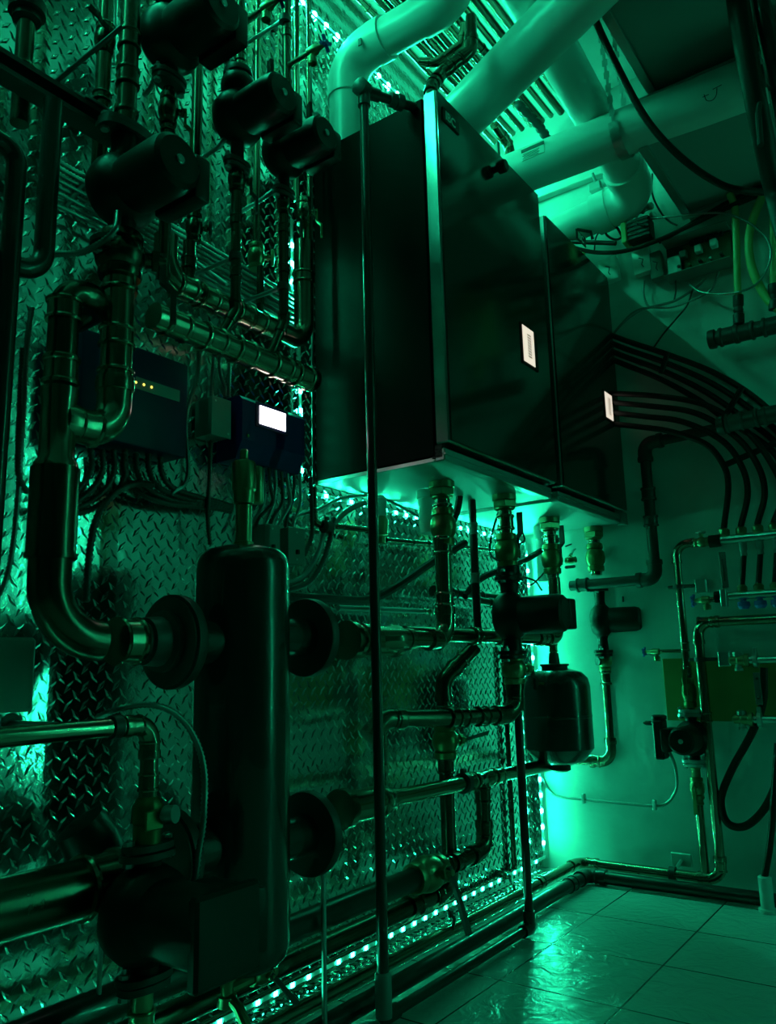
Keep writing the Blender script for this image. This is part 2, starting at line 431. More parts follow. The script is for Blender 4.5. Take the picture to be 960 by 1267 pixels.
strip('green LED strip standing in the far right corner of the room', (3.38, -.02, .2), (3.38, -.02, 2.6), V((-1, -1, 0)).normalized(), 5.4)

# ------------------------------------------------------------------ boilers
def text_mb(txt, size, org, ux, uy, un, depth=.001):
    cu = bpy.data.curves.new('lettering', 'FONT'); cu.body = txt; cu.size = size; cu.extrude = depth; cu.resolution_u = 3; cu.offset = size * .02
    ob = bpy.data.objects.new('lettering', cu); COL.objects.link(ob); bpy.context.view_layer.update()
    me = ob.evaluated_get(bpy.context.evaluated_depsgraph_get()).to_mesh()
    mb = MB().add([V(org) + ux * v_.co.x + uy * v_.co.y + un * v_.co.z for v_ in me.vertices], [list(p.vertices) for p in me.polygons])
    COL.objects.unlink(ob); bpy.data.objects.remove(ob); bpy.data.curves.remove(cu); return mb
BX = .447
def boiler(y0, y1, label, dz=0):
    yc = (y0 + y1) / 2; w = y1 - y0
    t = thing('wall_hung_boiler', label, 'boiler', (0, yc, 1.27))
    part('cabinet', MB().box((.201, yc, 1.793 - dz / 2), (.398, w, 1.026 - dz), .004), 'boilerblack', t)
    part('bottom_panel', MB().box((.201, yc, 1.2745), (.39, w - .006, .011), .001), 'galv', t)
    part('base_rail', MB().box((.412, yc, 1.284), (.030, w - .004, .034), .003).box((.414, yc, 1.285), (.032, w - .004, .004), 0), 'steel', t)
    part('door', MB().box((.4225, yc, 1.812 - dz / 2), (.041, w, 1.000 - dz), .004), 'brushed', t)
    part('front_panel', MB().box((.4450, yc, 1.812 - dz / 2), (.006, w - .008, .992 - dz), .0015), 'doorblack', t)
    f = BX + .001
    return t, f
b1, f1 = boiler(-1.302, -.664, 'near wall hung boiler with lit panel and shiny door edge')
b2, f2 = boiler(-.618, -.035, 'far wall hung boiler beside the concrete wall', .05)
def boiler_front(t, f, u0, u1, va, vb, badge, knob=None):
    a = at((u0 + u1) / 2, (va + vb) / 2, x=f); w = abs(at(u1, va, x=f).y - at(u0, va, x=f).y); h = abs(at(u0, va, x=f).z - at(u0, vb, x=f).z)
    bz = part('display_bezel', MB().box(a + X * .001 + Y * .010, (.006, w + .035, h + .016), .002), 'black', t)
    sc = part('display', MB().box(a + X * .0045, (.002, w, h), .0005), 'warm', bz)
    lines = MB()
    for i in range(9): lines.box(a + X * .0056 + Z * (h * (.30 - .075 * i)) + Y * (w * .06), (.0006, w * .34, h * .03), 0)
    part('readout', lines, 'dgrey', bz)
    bg = part('badge', MB().box(V((f, badge.y, badge.z)) + X * .002, (.004, .088, .040), .001), 'black', t)
    part('lettering', text_mb('IBC', .036, V((f + .0042, badge.y - .033, badge.z - .0125)), Y, Z, X, .0006), 'cream', bg)
    if knob: part('latch', MB().lathe([(.010, 0), (.010, .012), (.019, .014), (.020, .034), (.016, .040)], V((f, knob.y, knob.z)), X, 18), 'black', t)
boiler_front(b1, f1, 646, 659, 407, 450, at(557, 150, x=f1), at(612, 210, x=f1))
boiler_front(b2, f2, 748, 756, 488, 518, at(718, 295, x=f2))
part('corner_bracket', MB().box((.405, -1.292, 1.293), (.034, .016, .036), .002), 'black', b1)
part('hinge_bracket', MB().box((.430, -.050, 1.283), (.03, .03, .05), .003), 'steel', b2)

# ------------------------------------------------------------------ condensate stand pipe in front of the near boiler
c0 = V((.305, -1.442, .022)); d0 = V((.305, -.738, .022))
top = vz(c0, 113)
t = thing('drain_piping', 'black drain pipe frame standing on the tiles in front of the near boiler', 'pipe', c0)
ln, arcs = fillet([V((.40, -1.24, top.z + .01)), top, c0, d0, V((.305, -.738, 1.262))], .012)
part('run', MB().tube(ln, .0125, 16), 'blackpipe', t)
sl = vz(c0, 1200)
part('sleeve', MB().lathe([(.0125, 0), (.0182, .001), (.0182, sl.z - .03), (.0170, sl.z - .028), (.0125, sl.z - .026)], c0, Z, 20), 'greypipe', t)
for p_, d1, d2 in ((c0, Z, Y), (d0, Z, -Y), (top, -Z, (V((.40, -1.24, top.z + .01)) - top).normalized())):
    mb = MB().tube(fillet([p_ + d1 * .045, p_, p_ + d2 * .045], .012)[0], .0172, 16)
    part('elbow', mb, 'blackpipe', t)
part('union', MB().lathe([(.0125, 0), (.019, .001), (.019, .02), (.022, .021), (.022, .04), (.0125, .041)], top.lerp(V((.40, -1.24, top.z + .01)), .35), V((.095, .2, .01)), 20), 'iron', t)
part('cap', MB().lathe([(.021, -.02), (.024, -.015), (.024, .012), (.012, .018)], top - Y * .01 + Z * .004, -Y, 10), 'iron', t)

# ------------------------------------------------------------------ hydraulic separator
XS = .25
sb = at(296, 1203, x=XS); stp = vz(sb, 676); sr = .0945
hh = stp.z - sb.z
t = thing('hydraulic_separator', 'tall dark steel hydraulic separator tank with flanged ports', 'tank', sb)
prof = [(.002, 0), (sr * .5, .004), (sr * .8, .014), (sr * .95, .03), (sr, .05), (sr, hh - .05), (sr * .985, hh - .036), (sr * .93, hh - .022), (sr * .8, hh - .010), (sr * .5, hh - .002), (.002, hh)]
part('shell', MB().lathe(prof, sb, Z, 48), 'tankpaint', t)
part('top_nipple', MB().lathe([(.021, -.01), (.021, .008), (.017, .010), (.017, .085)], stp, Z, 16), 'brass', t)
for v_, sg, nm in ((789, 1, 0), (1030, 1, 1), (794, -1, 2), (1060, -1, 3)):
    u_ = 385 if sg > 0 else 215
    q = at(u_, v_, x=XS); z_ = q.z
    c = V((XS, sb.y, z_))
    o = .205 if sg > 0 else .185
    part('port', MB().lathe([(.042, .06), (.042, o - .02)], c, Y * sg, 24), 'tankpaint', t)
    fl = part('flange', MB().lathe([(.030, o - .022), (.084, o - .022), (.086, o - .018), (.086, o - .002), (.040, o)], c, Y * sg, 40), 'iron', t)
    if sg < 0: part('gasket_ring', MB().lathe([(.080, o - .0005), (.080, o + .003), (.03, o + .003)], c, Y * sg, 32), 'dgrey', t)
# air vent on top
av = stp + Z * .085
t = thing('air_vent', 'brass automatic air vent on top of the tall dark tank', 'air vent', av)
part('body', MB().lathe([(.012, 0), (.020, .004), (.022, .012), (.022, .030), (.0255, .034), (.0255, .088), (.022, .094), (.010, .098), (.006, .100)], av, Z, 20), 'brass', t)
part('cap', MB().lathe([(.007, 0), (.009, .002), (.009, .018), (.006, .022)], av + Z * .099, Z, 12), 'brass', t)
part('side_bottle', MB().lathe([(.012, -.04), (.014, -.036), (.014, .036), (.012, .04)], av + V((.0, .038, .05)), Z, 14).tube([av + V((0, .02, .05)), av + V((0, .038, .05))], .006, 8), 'brass', t)
# drain under the separator
dp = at(262, 1210, x=XS)
t = thing('drain_valve', 'brass drain fitting under the tall dark tank', 'valve', sb - Z * .06)
part('body', MB().lathe([(.016, 0), (.016, -.018), (.012, -.02), (.012, -.04), (.018, -.042), (.018, -.06)], sb - Y * .03 + Z * .012, Z, 14), 'brass', t)
part('outlet', MB().tube([sb + V((0, -.03, -.03)), sb + V((.03, -.03, -.045)), sb + V((.05, -.03, -.07))], .010, 10), 'brass', t)
ball_valve('small brass valve with lever hanging right of the tank drain', sb + V((0, .06, -.02)), Y, .011, .06, X, V((.25, .35, -.5)), levlen=.07, bent=False)
tag(link('drain_tube', MB().tube([sb + V((0, -.025, -.02)), sb + V((0, .03, -.02))], .011, 10), 'brass'), 'short brass tube between the drain fittings under the dark tank', 'pipe')

# ------------------------------------------------------------------ big copper pipe from the left flange
f0 = V((XS, sb.y - .19, at(215, 794, x=XS).z)); zl = f0.z
cor = hy(f0, 57)
upp = vz(cor, 585); upt = vz(cor, 470); up2 = vz(cor, 345)
rb = px(cor, 27.5)
t = thing('copper_header_pipe', 'thick copper pipe sweeping up from the left flange of the dark tank', 'pipe', cor)
ln, arcs = fillet([f0, cor, vz(cor, 690)], .095, 14)
part('elbow', MB().tube(ln[1:], rb * .96, 28), 'copperd', t)
part('flange_adapter', MB().lathe([(.036, .0), (.055, .002), (.055, .014), (.045, .018), (.042, .05), (rb, .052), (rb, .07)], f0, -Y, 28), 'iron', t)
coupling(t, f0 - Y * .085, Y, rb * .97, .045, 'copper')
part('sleeve', MB().tube([vz(cor, 692), vz(cor, 580)], rb * 1.10, 28), 'copperd', t)
part('collar', MB().lathe([(rb * .9, -.004), (rb * 1.16, -.004), (rb * 1.16, .004), (rb * .9, .004)], vz(cor, 688), Z, 28), 'copperd', t)
r2 = px(upt, 20.5)
part('tee', MB().lathe([(rb, 0), (rb * 1.0, .01), (r2 * 1.02, .02), (r2 * 1.02, .12), (r2 * 1.1, .125), (r2 * 1.1, .14), (r2, .142)], vz(cor, 582), Z, 28), 'copper', t)
r3 = px(up2, 18)
ln, _ = fillet([vz(cor, 475), vz(cor, 356), vz(cor, 356) + V((0, .08, .0)), vz(cor, 356) + V((-.1, .085, 0))], .05, 12)
part('upper_run', MB().tube(ln, r3, 24), 'copperd', t)
coupling(t, vz(cor, 460), Z, r3, .05); coupling(t, vz(cor, 385), Z, r3, .04)
# branch to the front pump
XB = .275
te = V((cor.x, cor.y, vz(cor, 520).z)); XP2 = .285
be = hy(te, 140); r4 = px(be, 19.5)
b_up = V((be.x, be.y, 0)); b_p = vz(be, 305)
pipe('copper_pipe', 'shiny copper elbow pipe turning up into the big front pump', 'pipe', [te + Y * .015, be, b_p], r4, 'copper', rad=.055, coups=[(0, .38, 1.6), (1, .28, 1.3), (1, .50, 1.3), (1, .80, 1.4)], seg=24, k=1.10)
PP = vz(be, 230); Pt = vz(be, 168)
pump('large black circulator pump at left in front of the steel strut', vz(be, 238), Z, X, px(be, 14), H=abs(Pt.z - b_p.z) + .012, S=1.08, boxdir=Y)
pipe('riser_pipe', 'dark riser pipe rising above the large front pump', 'pipe', [Pt, vz(be, -60)], px(Pt, 12), 'copperd', coups=[(0, .06, 3), (0, .3, 2), (0, .5, 2)], elbows=False)
p_ = hy(vz(be, 300), 187); ball_valve('black lever valve hanging beside the front pump pipe', V((be.x, be.y, vz(be, 318).z)), Z, r4 * .98, .09, V((.6, .8, 0)), -Z, 'copperd', 'dgrey', levlen=.12)
pb = at(152, 120, x=.16)
pipe('brass_riser', 'ribbed brass union pipe beside the front riser', 'pipe', [vz(pb, 172), vz(pb, 20)], .012, 'brass', coups=[(0, .15, 5), (0, .4, 1.5), (0, .52, 1.5), (0, .62, 1.5)], elbows=False, k=1.3)
# ------------------------------------------------------------------ strut and dark tubes at the far left
s0 = at(-40, 93, x=.16); s1 = at(136, 172, x=.16); s0.z = s1.z
t = thing('strut_channel', 'dark steel strut channel running behind the left tubes', 'strut', s1)
mb = MB(); yc = (s0.y + s1.y) / 2; ls = abs(s1.y - s0.y)
mb.box((.16, yc, s1.z), (.0025, ls, .041), 0).box((.18, yc, s1.z + .0195), (.041, ls, .0025), 0).box((.18, yc, s1.z - .0195), (.041, ls, .0025), 0)
mb.box((.199, yc, s1.z + .0155), (.0025, ls, .009), 0).box((.199, yc, s1.z - .0155), (.0025, ls, .009), 0)
part('channel', mb, 'iron', t)
part('end_plate', MB().box((.185, s1.y - .035, s1.z + .026), (.04, .10, .006), .001).box((.165, s1.y - .035, s1.z + .04), (.006, .1, .03), .001), 'steel', t)
for du, rr in ((28, 11), (125, 9.5)):
    q = at(du, 95 if du < 50 else 150, x=.125)
    lab = 'dark copper riser with black collar at the far left strut' if du < 50 else 'dark copper riser with valve above the strut end'
    pipe('copper_riser', lab, 'pipe', [q - Z * .1, vz(q, -60)], px(q, rr), 'copperd', coups=[(0, .3, 1.2), (0, .62, 1.2)], elbows=False)
q = vz(at(28, 95, x=.125), 12)
tag(link('pipe_collar', MB().lathe([(.018, -.03), (.026, -.025), (.026, -.012), (.034, -.01), (.034, .012), (.022, .02)], q, Z, 20), 'black'), 'black collar around the far left riser near the frame top', 'fitting')
q = vz(at(125, 150, x=.125), 50)
ball_valve('dark valve on the riser above the strut end', q, Z, .013, .07, Y * -.4 + X, V((0, -1, .2)), 'copperd', 'black', levlen=.05)
tag(link('threaded_rod', MB().tube([at(66, 104, x=.17), at(151, 33, x=.285)], .0045, 8), 'iron'), 'grey rod reaching from the strut to the front riser', 'rod')
a = at(66, 126, x=.25); rr = px(a, 12)
pipe('steel_conduit', 'thick dark tube with rounded elbow at the left of the big copper pipe', 'pipe', [a, V((a.x, a.y, at(57, 344, x=.25).z)), hy(V((a.x, a.y, at(57, 344, x=.25).z)), -60)], rr, 'tankpaint', rad=.045, elbows=False)
b = at(22, 186, x=.27); rr2 = px(b, 12)
pipe('bent_conduit', 'dark bent tube hanging behind the rounded elbow tube', 'pipe', [hy(b, -50), b, vz(b, 700)], rr2, 'tankpaint', rad=.03, elbows=False)
# left junction cover low at the frame edge
q = at(3, 835, x=.04)
tag(link('junction_box', MB().box(q, (.06, .09, .13), .006), 'greybox'), 'grey junction box on the tread plate left of the copper elbow', 'box')

# ------------------------------------------------------------------ manifolds on the upper wall
XL, XU = .20, .135
lo0 = at(190, 384, x=XL); lo0.z = 1.462
lo1 = V((XL, hy(V((XL, -1.6, 1.462)), 386).y, 1.462)); rl = .0275
t = thing('copper_manifold', 'lower fat copper manifold pipe ending beside the near boiler', 'pipe', lo0)
part('run', MB().tube([lo0, lo1], rl, 24), 'copper', t)
for u_ in (216, 262, 300, 345, 372):
    c = hy(V((XL, -1.7, 1.462)), u_); coupling(t, c, Y, rl, .055, k=1.09)
part('end_cap', MB().lathe([(rl, -.02), (rl * 1.1, -.018), (rl * 1.1, .0), (rl * .9, .008), (.004, .010)], lo1, Y, 24), 'copperd', t)
up0 = at(204, 352, x=XU); up0.z = 1.592
up1 = hy(up0, 376); ru = .026
t = thing('upper_copper_manifold', 'upper fat copper manifold pipe running close to the tread plate', 'pipe', up0)
e_up = vz(up1, 300)
ln, _ = fillet([up0 + Z * .10, up0, up1, e_up], .055, 10)
part('run', MB().tube(ln, ru, 24), 'copper', t)
for u_ in (228, 255, 300, 330): coupling(t, hy(up0, u_), Y, ru, .05, k=1.09)
coupling(t, vz(up1, 345), Z, ru, .03, k=1.1)
# risers with pumps on the lower manifold
def riser(u, v_m, x, label, w, xe=None, vt=-60, m='copperd', coups=((0, .12, 2), (0, .75, 2)), name='copper_riser', base=None, rad=.04):
    q = at(u, v_m, x=x)
    pts = [base, q, vz(q, vt)] if base is not None else [q, vz(q, vt)]
    n = len(pts) - 2
    pipe(name, label, 'pipe', pts, px(q, w / 2), m, rad=rad, coups=[(c[0] + n, c[1], c[2]) for c in coups], elbows=base is not None)
    return q
q3 = riser(291, 385, .215, 'copper riser from the lower manifold into the pump with black lever', 13, base=V((XL, hy(V((XL, -1.7, 1.462)), 272).y, 1.475)), vt=200, coups=((0, .25, 2), (0, .6, 2)), rad=.03)
riser(297, 95, .215, 'copper riser above the pump with black lever', 12, vt=-60, coups=((0, .15, 2), (0, .35, 2)))
P3c = vz(q3, 148)
pump('black circulator pump on the second riser with grey cable', P3c, Z, X, .012, H=vz(q3, 92).z - vz(q3, 205).z, S=.98, boxdir=Y)
q4 = riser(351, 400, .215, 'copper riser from the lower manifold into the pump nearest the boiler', 12, base=V((XL, hy(V((XL, -1.6, 1.462)), 333).y, 1.475)), vt=235, coups=((0, .4, 2), (0, .7, 2)), rad=.03)
riser(355, 148, .215, 'copper riser above the pump nearest the boiler', 11, vt=-60, coups=((0, .2, 2), (0, .5, 2)))
P4c = vz(q4, 192)
pump('black circulator pump nearest the boiler on the third riser', P4c, Z, X, .011, H=vz(q4, 146).z - vz(q4, 240).z, S=.92, boxdir=Y)
q1 = riser(202, 345, .175, 'copper riser climbing from the upper manifold end to the top pump', 15, vt=110, coups=((0, .45, 2), (0, .8, 2.5)))
P1c = vz(q1, 50)
pump('black circulator pump partly cut by the photo top', P1c, Z, X, .014, H=.20, S=1.12, boxdir=Y)
ball_valve('valve with green lever below the top pump', vz(q1, 136), Z, .013, .075, V((.5, .8, 0)), -Z, 'copperd', 'valvegreen', levlen=.08)
# plain risers on the wall
qa = riser(240, 300, .09, 'straight copper riser behind the top pump', 14, vt=-60, coups=())
ball_valve('valve with round black knob at the foot of the straight riser', vz(qa, 282), Z, .012, .07, V((.7, .7, 0)), Z, 'copperd', 'black', handle='knob')
riser(233, 352, .11, 'short copper tail between the knob valve and the upper manifold', 16, vt=300, coups=((0, .5, 2),))
qb = riser(317, 310, .09, 'straight copper riser between the two middle pumps', 9, vt=-60, m='copper', coups=())
ball_valve('brass valve with knob below the straight riser between pumps', vz(qb, 318), Z, .013, .07, V((.7, .7, 0)), Z, 'brass', 'brass', handle='knob')
riser(322, 392, .12, 'short copper tail dropping into the upper manifold', 9, vt=330, coups=((0, .3, 2),))
qc = riser(367, 250, .09, 'straight copper riser beside the pump nearest the boiler', 9, vt=-60, m='copper', coups=((0, .3, 2),))
ball_valve('valve with short green lever above the manifold upturn', V((up1.x, up1.y, vz(up1, 262).z)), Z, .013, .075, V((.7, .7, 0)), -Z, 'copper', 'valvegreen', levlen=.07)
riser(378, 300, .13, 'copper pipe joining the manifold upturn to its valve', 12, vt=245, m='copper', coups=())
riser(383, 345, .06, 'thin copper riser close to the near boiler', 6, vt=-60, m='copper', coups=((0, .3, 3), (0, .6, 3)))
qd = riser(388, 600, .04, 'thin grey conduit down the plate beside the near boiler', 4, vt=-40, m='iron', coups=())
ball_valve('valve with black lever above the second pump', vz(q3, 108), Z, .0235, .085, V((.3, .9, 0)), Z, 'black', 'black', levlen=.11)
ball_valve('valve with black lever above the pump nearest the boiler', vz(q4, 158), Z, .0205, .075, V((.3, .9, 0)), Z, 'black', 'black', levlen=.10)
ball_valve('lever valve hanging under the second pump', vz(q3, 222), Z, .012, .06, V((.5, .8, 0)), -Z, 'copperd', 'iron', levlen=.075)
ball_valve('lever valve hanging under the pump nearest the boiler', vz(q4, 252), Z, .011, .06, V((.5, .8, 0)), -Z, 'copperd', 'iron', levlen=.075)
def drain_cock(label, p, d, L, r, hm='blue'):
    p = V(p); d, s, w = basis(d, Z)
    t = thing('drain_cock', label, 'valve', p)
    part('arm', MB().tube([p, p + d * L], r, 12), 'copper', t)
    q = p + d * L
    part('body', MB().lathe([(r, -.012), (r * 1.5, -.01), (r * 1.6, .014), (r * 1.1, .02), (r * .7, .04)], q, d, 14), 'brass', t)
    part('outlet', MB().lathe([(r * .8, 0), (r * .9, .014), (r * 1.5, .016), (r * 1.5, .032), (r * 1.1, .032), (r * 1.1, .026)], q - s * .002, -s, 16), 'brass', t)
    hp = q + d * .044
    mb = MB().lathe([(r * 1.0, -.004), (r * 1.0, .006)], hp, d, 10)
    for k_ in range(4):
        an = math.pi / 2 * k_ + .5; e = s * math.cos(an) + w * math.sin(an)
        mb.tube([hp, hp + e * r * 2.6], r * .6, 8)
    part('handle', mb, hm, t)
    return t
drain_cock('drain cock with blue handle on the riser by the boiler', vz(at(355, 148, x=.215), 83), X, .085, .008)
drain_cock('drain cock with dark handle at the upper middle riser', vz(at(297, 95, x=.215), 31), X, .085, .008, 'navy')
for u_, v_, x_, lab in ((352, 24, .215, 'black pipe clamp high on the riser by the boiler'), (291, 318, .215, 'black pipe clamp low on the second riser'), (350, 355, .215, 'black pipe clamp low on the third riser'), (366, 14, .09, 'black pipe clamp high on the straight riser')):
    q = at(u_, v_, x=x_); clamp(lab, q, Z, .0115 if x_ > .1 else .008, V((-1, -.02, 0)), L=x_ - .002)

# ------------------------------------------------------------------ armoured cables clamped along the wall
for i in range(8):
    va = 300 + i * 6.6
    p0 = at(250, va, x=.022 + .012 * (i % 2)); p1 = hy(p0, 372); pm = hy(p0, 62)
    pm.z += .012; p1.z -= .02
    flex('armoured_cable', 'armoured cable in the flat run clamped across the tread plate', 'cable', [pm, p0.lerp(pm, .5), p0, p0.lerp(p1, .5), p1], .0062, 'steel', group='armoured cables in the flat run on the plate', pitch=.008)
rods = [((243, 336), (281, 322)), ((244, 322), (278, 352)), ((344, 372), (346, 356))]
tag(link('brace_rod', MB().tube([at(240, 322, x=.03), at(281, 352, x=.16)], .004, 8), 'steel'), 'thin steel brace crossing the flat run of armoured cables', 'rod')
def fcab(label, pts, r=.0075, m='steel', x=.03, group=None, pitch=None):
    P = [at(u, v, x=(k[0] if k else x)) for u, v, *k in pts]
    flex('armoured_cable', label, 'cable', P, r, m, group=group, pitch=pitch)
fcab('armoured cable looping down from the large front pump', [(146, 262, .30), (142, 285, .31), (122, 303, .27), (96, 313, .22), (66, 314, .17)], .0072)
fcab('armoured cable sagging from the second pump towards the left', [(281, 168, .20), (270, 182, .19), (248, 196, .16), (222, 208, .12)], .0065)
fcab('armoured cable sagging from the pump nearest the boiler', [(352, 210, .20), (345, 228, .19), (325, 246, .17), (295, 264, .14)], .0065)
fcab('armoured cable hanging beside the top pump', [(196, 58, .13), (193, 80, .12), (188, 105, .10), (178, 118, .06)], .0065)
fcab('upright armoured cable behind the front riser', [(143, -30), (142, 30), (140, 80)], .006)
fcab('armoured cable curving into the left plate region', [(125, 200), (118, 215), (100, 232), (80, 258)], .007)

# ------------------------------------------------------------------ wall boxes
def case(name, label, cat, u0, v0, u1, v1, x0, x1, m, bev=.006):
    a = at(u0, v0, x=x1); b = at(u1, v1, x=x1); 
    c = V(((x0 + x1) / 2, (a.y + b.y) / 2, (a.z + b.z) / 2)); s = (x1 - x0, abs(a.y - b.y), abs(a.z - b.z))
    t = thing(name, label, cat, c - Z * s[2] / 2)
    part('case', MB().box(c, s, bev, None, 2), m, t)
    return t, c, s
t, c, s = case('control_box', 'dark navy control box with three yellow lights below the copper manifold', 'control box', 103, 404, 231, 567, .006, .085, 'navyd')
fx = .0855
a = at(168, 467, x=fx); b = at(222, 496, x=fx)
part('label_strip', MB().box(V((fx, (a.y + b.y) / 2, (a.z + b.z) / 2)), (.0014, abs(b.y - a.y), .026), 0), 'greybox', t)
for u_, v_ in ((168, 473), (178, 476), (187.5, 479)):
    q = at(u_, v_, x=fx + .0012); part('indicator_light', MB().lathe([(.0026, 0), (.0026, .0008), (.0012, .0018)], q, X, 10), 'yled', t, 'small glowing yellow indicator')
vent = MB()
for i in range(8): vent.box(V((.045, c.y - s[1] / 2 + .001, c.z + .055 - i * .011)), (.045, .004, .004), 0)
part('vent_slots', vent, 'ink', t)
part('mounting_tab', MB().box(V((.01, c.y + .03, c.z + s[2] / 2 + .012)), (.003, .028, .03), .001), 'steel', t)
t, c, s = case('relay_box', 'plain grey relay box between the navy control box and lit controller', 'box', 262, 490, 284, 543, .006, .065, 'greybox', .003)
part('cover', MB().box(c + X * (s[0] / 2 + .0015), (.003, s[1] + .004, s[2] + .004), .001), 'greybox', t)
for q in ((-.35, .4), (.35, -.4)): part('screw', MB().lathe([(.003, 0), (.003, .0015)], c + X * (s[0] / 2 + .003) + Y * q[0] * s[1] + Z * q[1] * s[2], X, 8), 'steel', t)
# boiler controller with the lit screen
xa = .092
a = at(300, 492, x=xa); b = at(377, 583, x=xa); ys = (a.y, b.y); zt = (at(300, 490, x=xa).z + at(377, 512, x=xa).z) / 2; zb = (at(300, 568, x=xa).z + at(377, 583, x=xa).z) / 2
yc = (ys[0] + ys[1]) / 2; w = abs(ys[1] - ys[0])
t = thing('boiler_controller', 'navy boiler controller with glowing white screen', 'controller', (0.05, yc, zb))
sl = .012
poly = [(.004, zb - .0), (.088, zb + .03), (xa, zt - .01), (xa - .012, zt), (.004, zt)]
mb = MB(); mb.prism([(p_[0], p_[1]) for p_ in [(.004, zb), (.07, zb), (xa, zb + .045), (xa, zt - .012), (xa - .012, zt), (.004, zt)]], V((0, yc - w / 2, 0)), X, Z, Y * w)
part('case', mb, 'navy', t, ang=20)
a = at(319, 499, x=xa); b = at(353, 537, x=xa)
bz = part('screen_bezel', MB().box(V((xa + .001, (a.y + b.y) / 2, (a.z + b.z) / 2)), (.004, abs(a.y - b.y) + .016, abs(a.z - b.z) + .008), .001), 'navyd', t)
part('screen', MB().box(V((xa + .0035, (a.y + b.y) / 2, (a.z + b.z) / 2)), (.002, abs(a.y - b.y) * .93, abs(a.z - b.z) * .82), 0), 'screen', bz)
part('button', MB().lathe([(.004, 0), (.004, .003)], V((xa, yc - w * .42, zb + .055)), X, 10), 'valvegreen', t)
for u0, v0, u1, v1, lab in ((327, 648, 345, 690, 'grey box with black switch below the lit controller'), (356, 652, 376, 699, 'blank grey box right of the switch box')):
    t, c, s = case('junction_box', lab, 'box', u0, v0, u1, v1, .006, .055, 'greybox', .003)
    part('cover', MB().box(c + X * (s[0] / 2 + .0015), (.003, s[1] + .003, s[2] + .003), .001), 'greybox', t)
    for q in (.38, -.38): part('screw', MB().lathe([(.0028, 0), (.0028, .0015)], c + X * (s[0] / 2 + .003) + Z * q * s[2], X, 8), 'steel', t)
    if 'switch' in lab: part('switch', MB().box(c + X * (s[0] / 2 + .006) - Z * .016, (.01, .008, .012), .001), 'black', t)
# cables under the navy box
gl = 'dark armoured cables fanning out under the navy box'
for i in range(4):
    u_ = 112 + i * 14
    fcab(['first', 'second', 'third', 'fourth'][i] + ' dark cable from the left under the navy box', [(u_, 556, .05), (u_ + 1, 580 + i * 2, .05), (u_ - 12, 602 + i * 3, .045), (u_ - 34 - i * 4, 620 + i * 4, .04), (u_ - 60 - i * 9, 628 + i * 3, .04)], .0078, 'iron')
for i in range(4):
    u_ = 153 + i * 15
    fcab(['first', 'second', 'third', 'last'][i] + ' dark cable sweeping right under the navy box', [(u_, 560, .05), (u_ + 2, 585, .05), (u_ + 16, 607 - i, .045), (u_ + 50, 622 - i * 2, .04), (262, 628 - i * 3, .04), (287, 633 - i * 2, .04)], .0078, 'iron')
fcab('long dark cable arching over and down to the thick elbow', [(190, 600, .06), (165, 599, .06), (140, 612, .06), (120, 640, .06), (111, 680, .06), (108, 720, .06), (106, 748, .06)], .0085, 'iron')
fcab('thin armoured cable running down the far left', [(40, 380, .12), (33, 430, .12), (28, 520, .10), (20, 640, .08), (8, 715, .06), (-15, 760, .05)], .006, 'steel')
fcab('slim armoured cable down the far left beside the post', [(28, 430, .1), (22, 560, .1), (24, 590, .1), (34, 610, .08)], .006, 'iron')
# conduits behind the relay box and controller
for i, (ua, ub) in enumerate(((243, 240), (262, 262), (270, 278), (282, 283))):
    fcab(['armoured drop cable left of the relay box', 'armoured drop cable into the relay box top', 'curved armoured cable above the relay box', 'armoured cable between manifold and lit controller'][i], [(ua + 4, 425, .05), (ua + 2, 455, .04), (ub, 480, .04), (ub - (10 if i == 0 else 0), 520 if i == 0 else 492, .04)] + ([(232, 590, .05), (212, 612, .05)] if i == 0 else []), .006, 'steel')
fcab('dark cord dropping from the relay box to the tank top', [(261, 545, .05), (259, 590, .05), (257, 640, .05), (260, 675, .05)], .006, 'iron')
for i in range(8):
    u_ = 318 + i * 7.5
    fcab(['leftmost cord', 'second cord', 'third cord', 'fourth cord', 'fifth cord', 'sixth cord', 'seventh cord', 'rightmost cord'][i] + ' hanging under the lit controller', [(u_, 578, .06), (u_ + 1, 600, .05), (u_ - 2 + (i % 3) * 3, 622, .04), (u_ - 14 + i, 640 + (i % 2) * 6, .03), (u_ - 22 + i * 2, 655, .03)], .0052, ('iron', 'steel')[i % 2])
fcab('armoured cable bundle edge curving down to the dark tank', [(405, 640, .05), (399, 668, .05), (388, 697, .05), (372, 716, .05), (350, 722, .05)], .0085, 'steel')
fcab('second armoured cable curving down to the dark tank', [(413, 640, .06), (408, 668, .06), (397, 700, .06), (380, 722, .06), (350, 732, .06)], .0085, 'iron')
fcab('armoured cable from the controller to the grey boxes', [(384, 590, .05), (386, 640, .05), (385, 665, .05), (376, 688, .05)], .007, 'iron')
fcab('armoured cable bending from below the boiler to the plate', [(452, 622, .05), (436, 628, .05), (420, 640, .05), (406, 660, .05)], .0095, 'steel')
fcab('pale cable running from the controller under the boiler', [(362, 640, .03), (395, 630, .03), (425, 616, .03), (470, 616, .03), (520, 640, .03)], .006, 'steel')
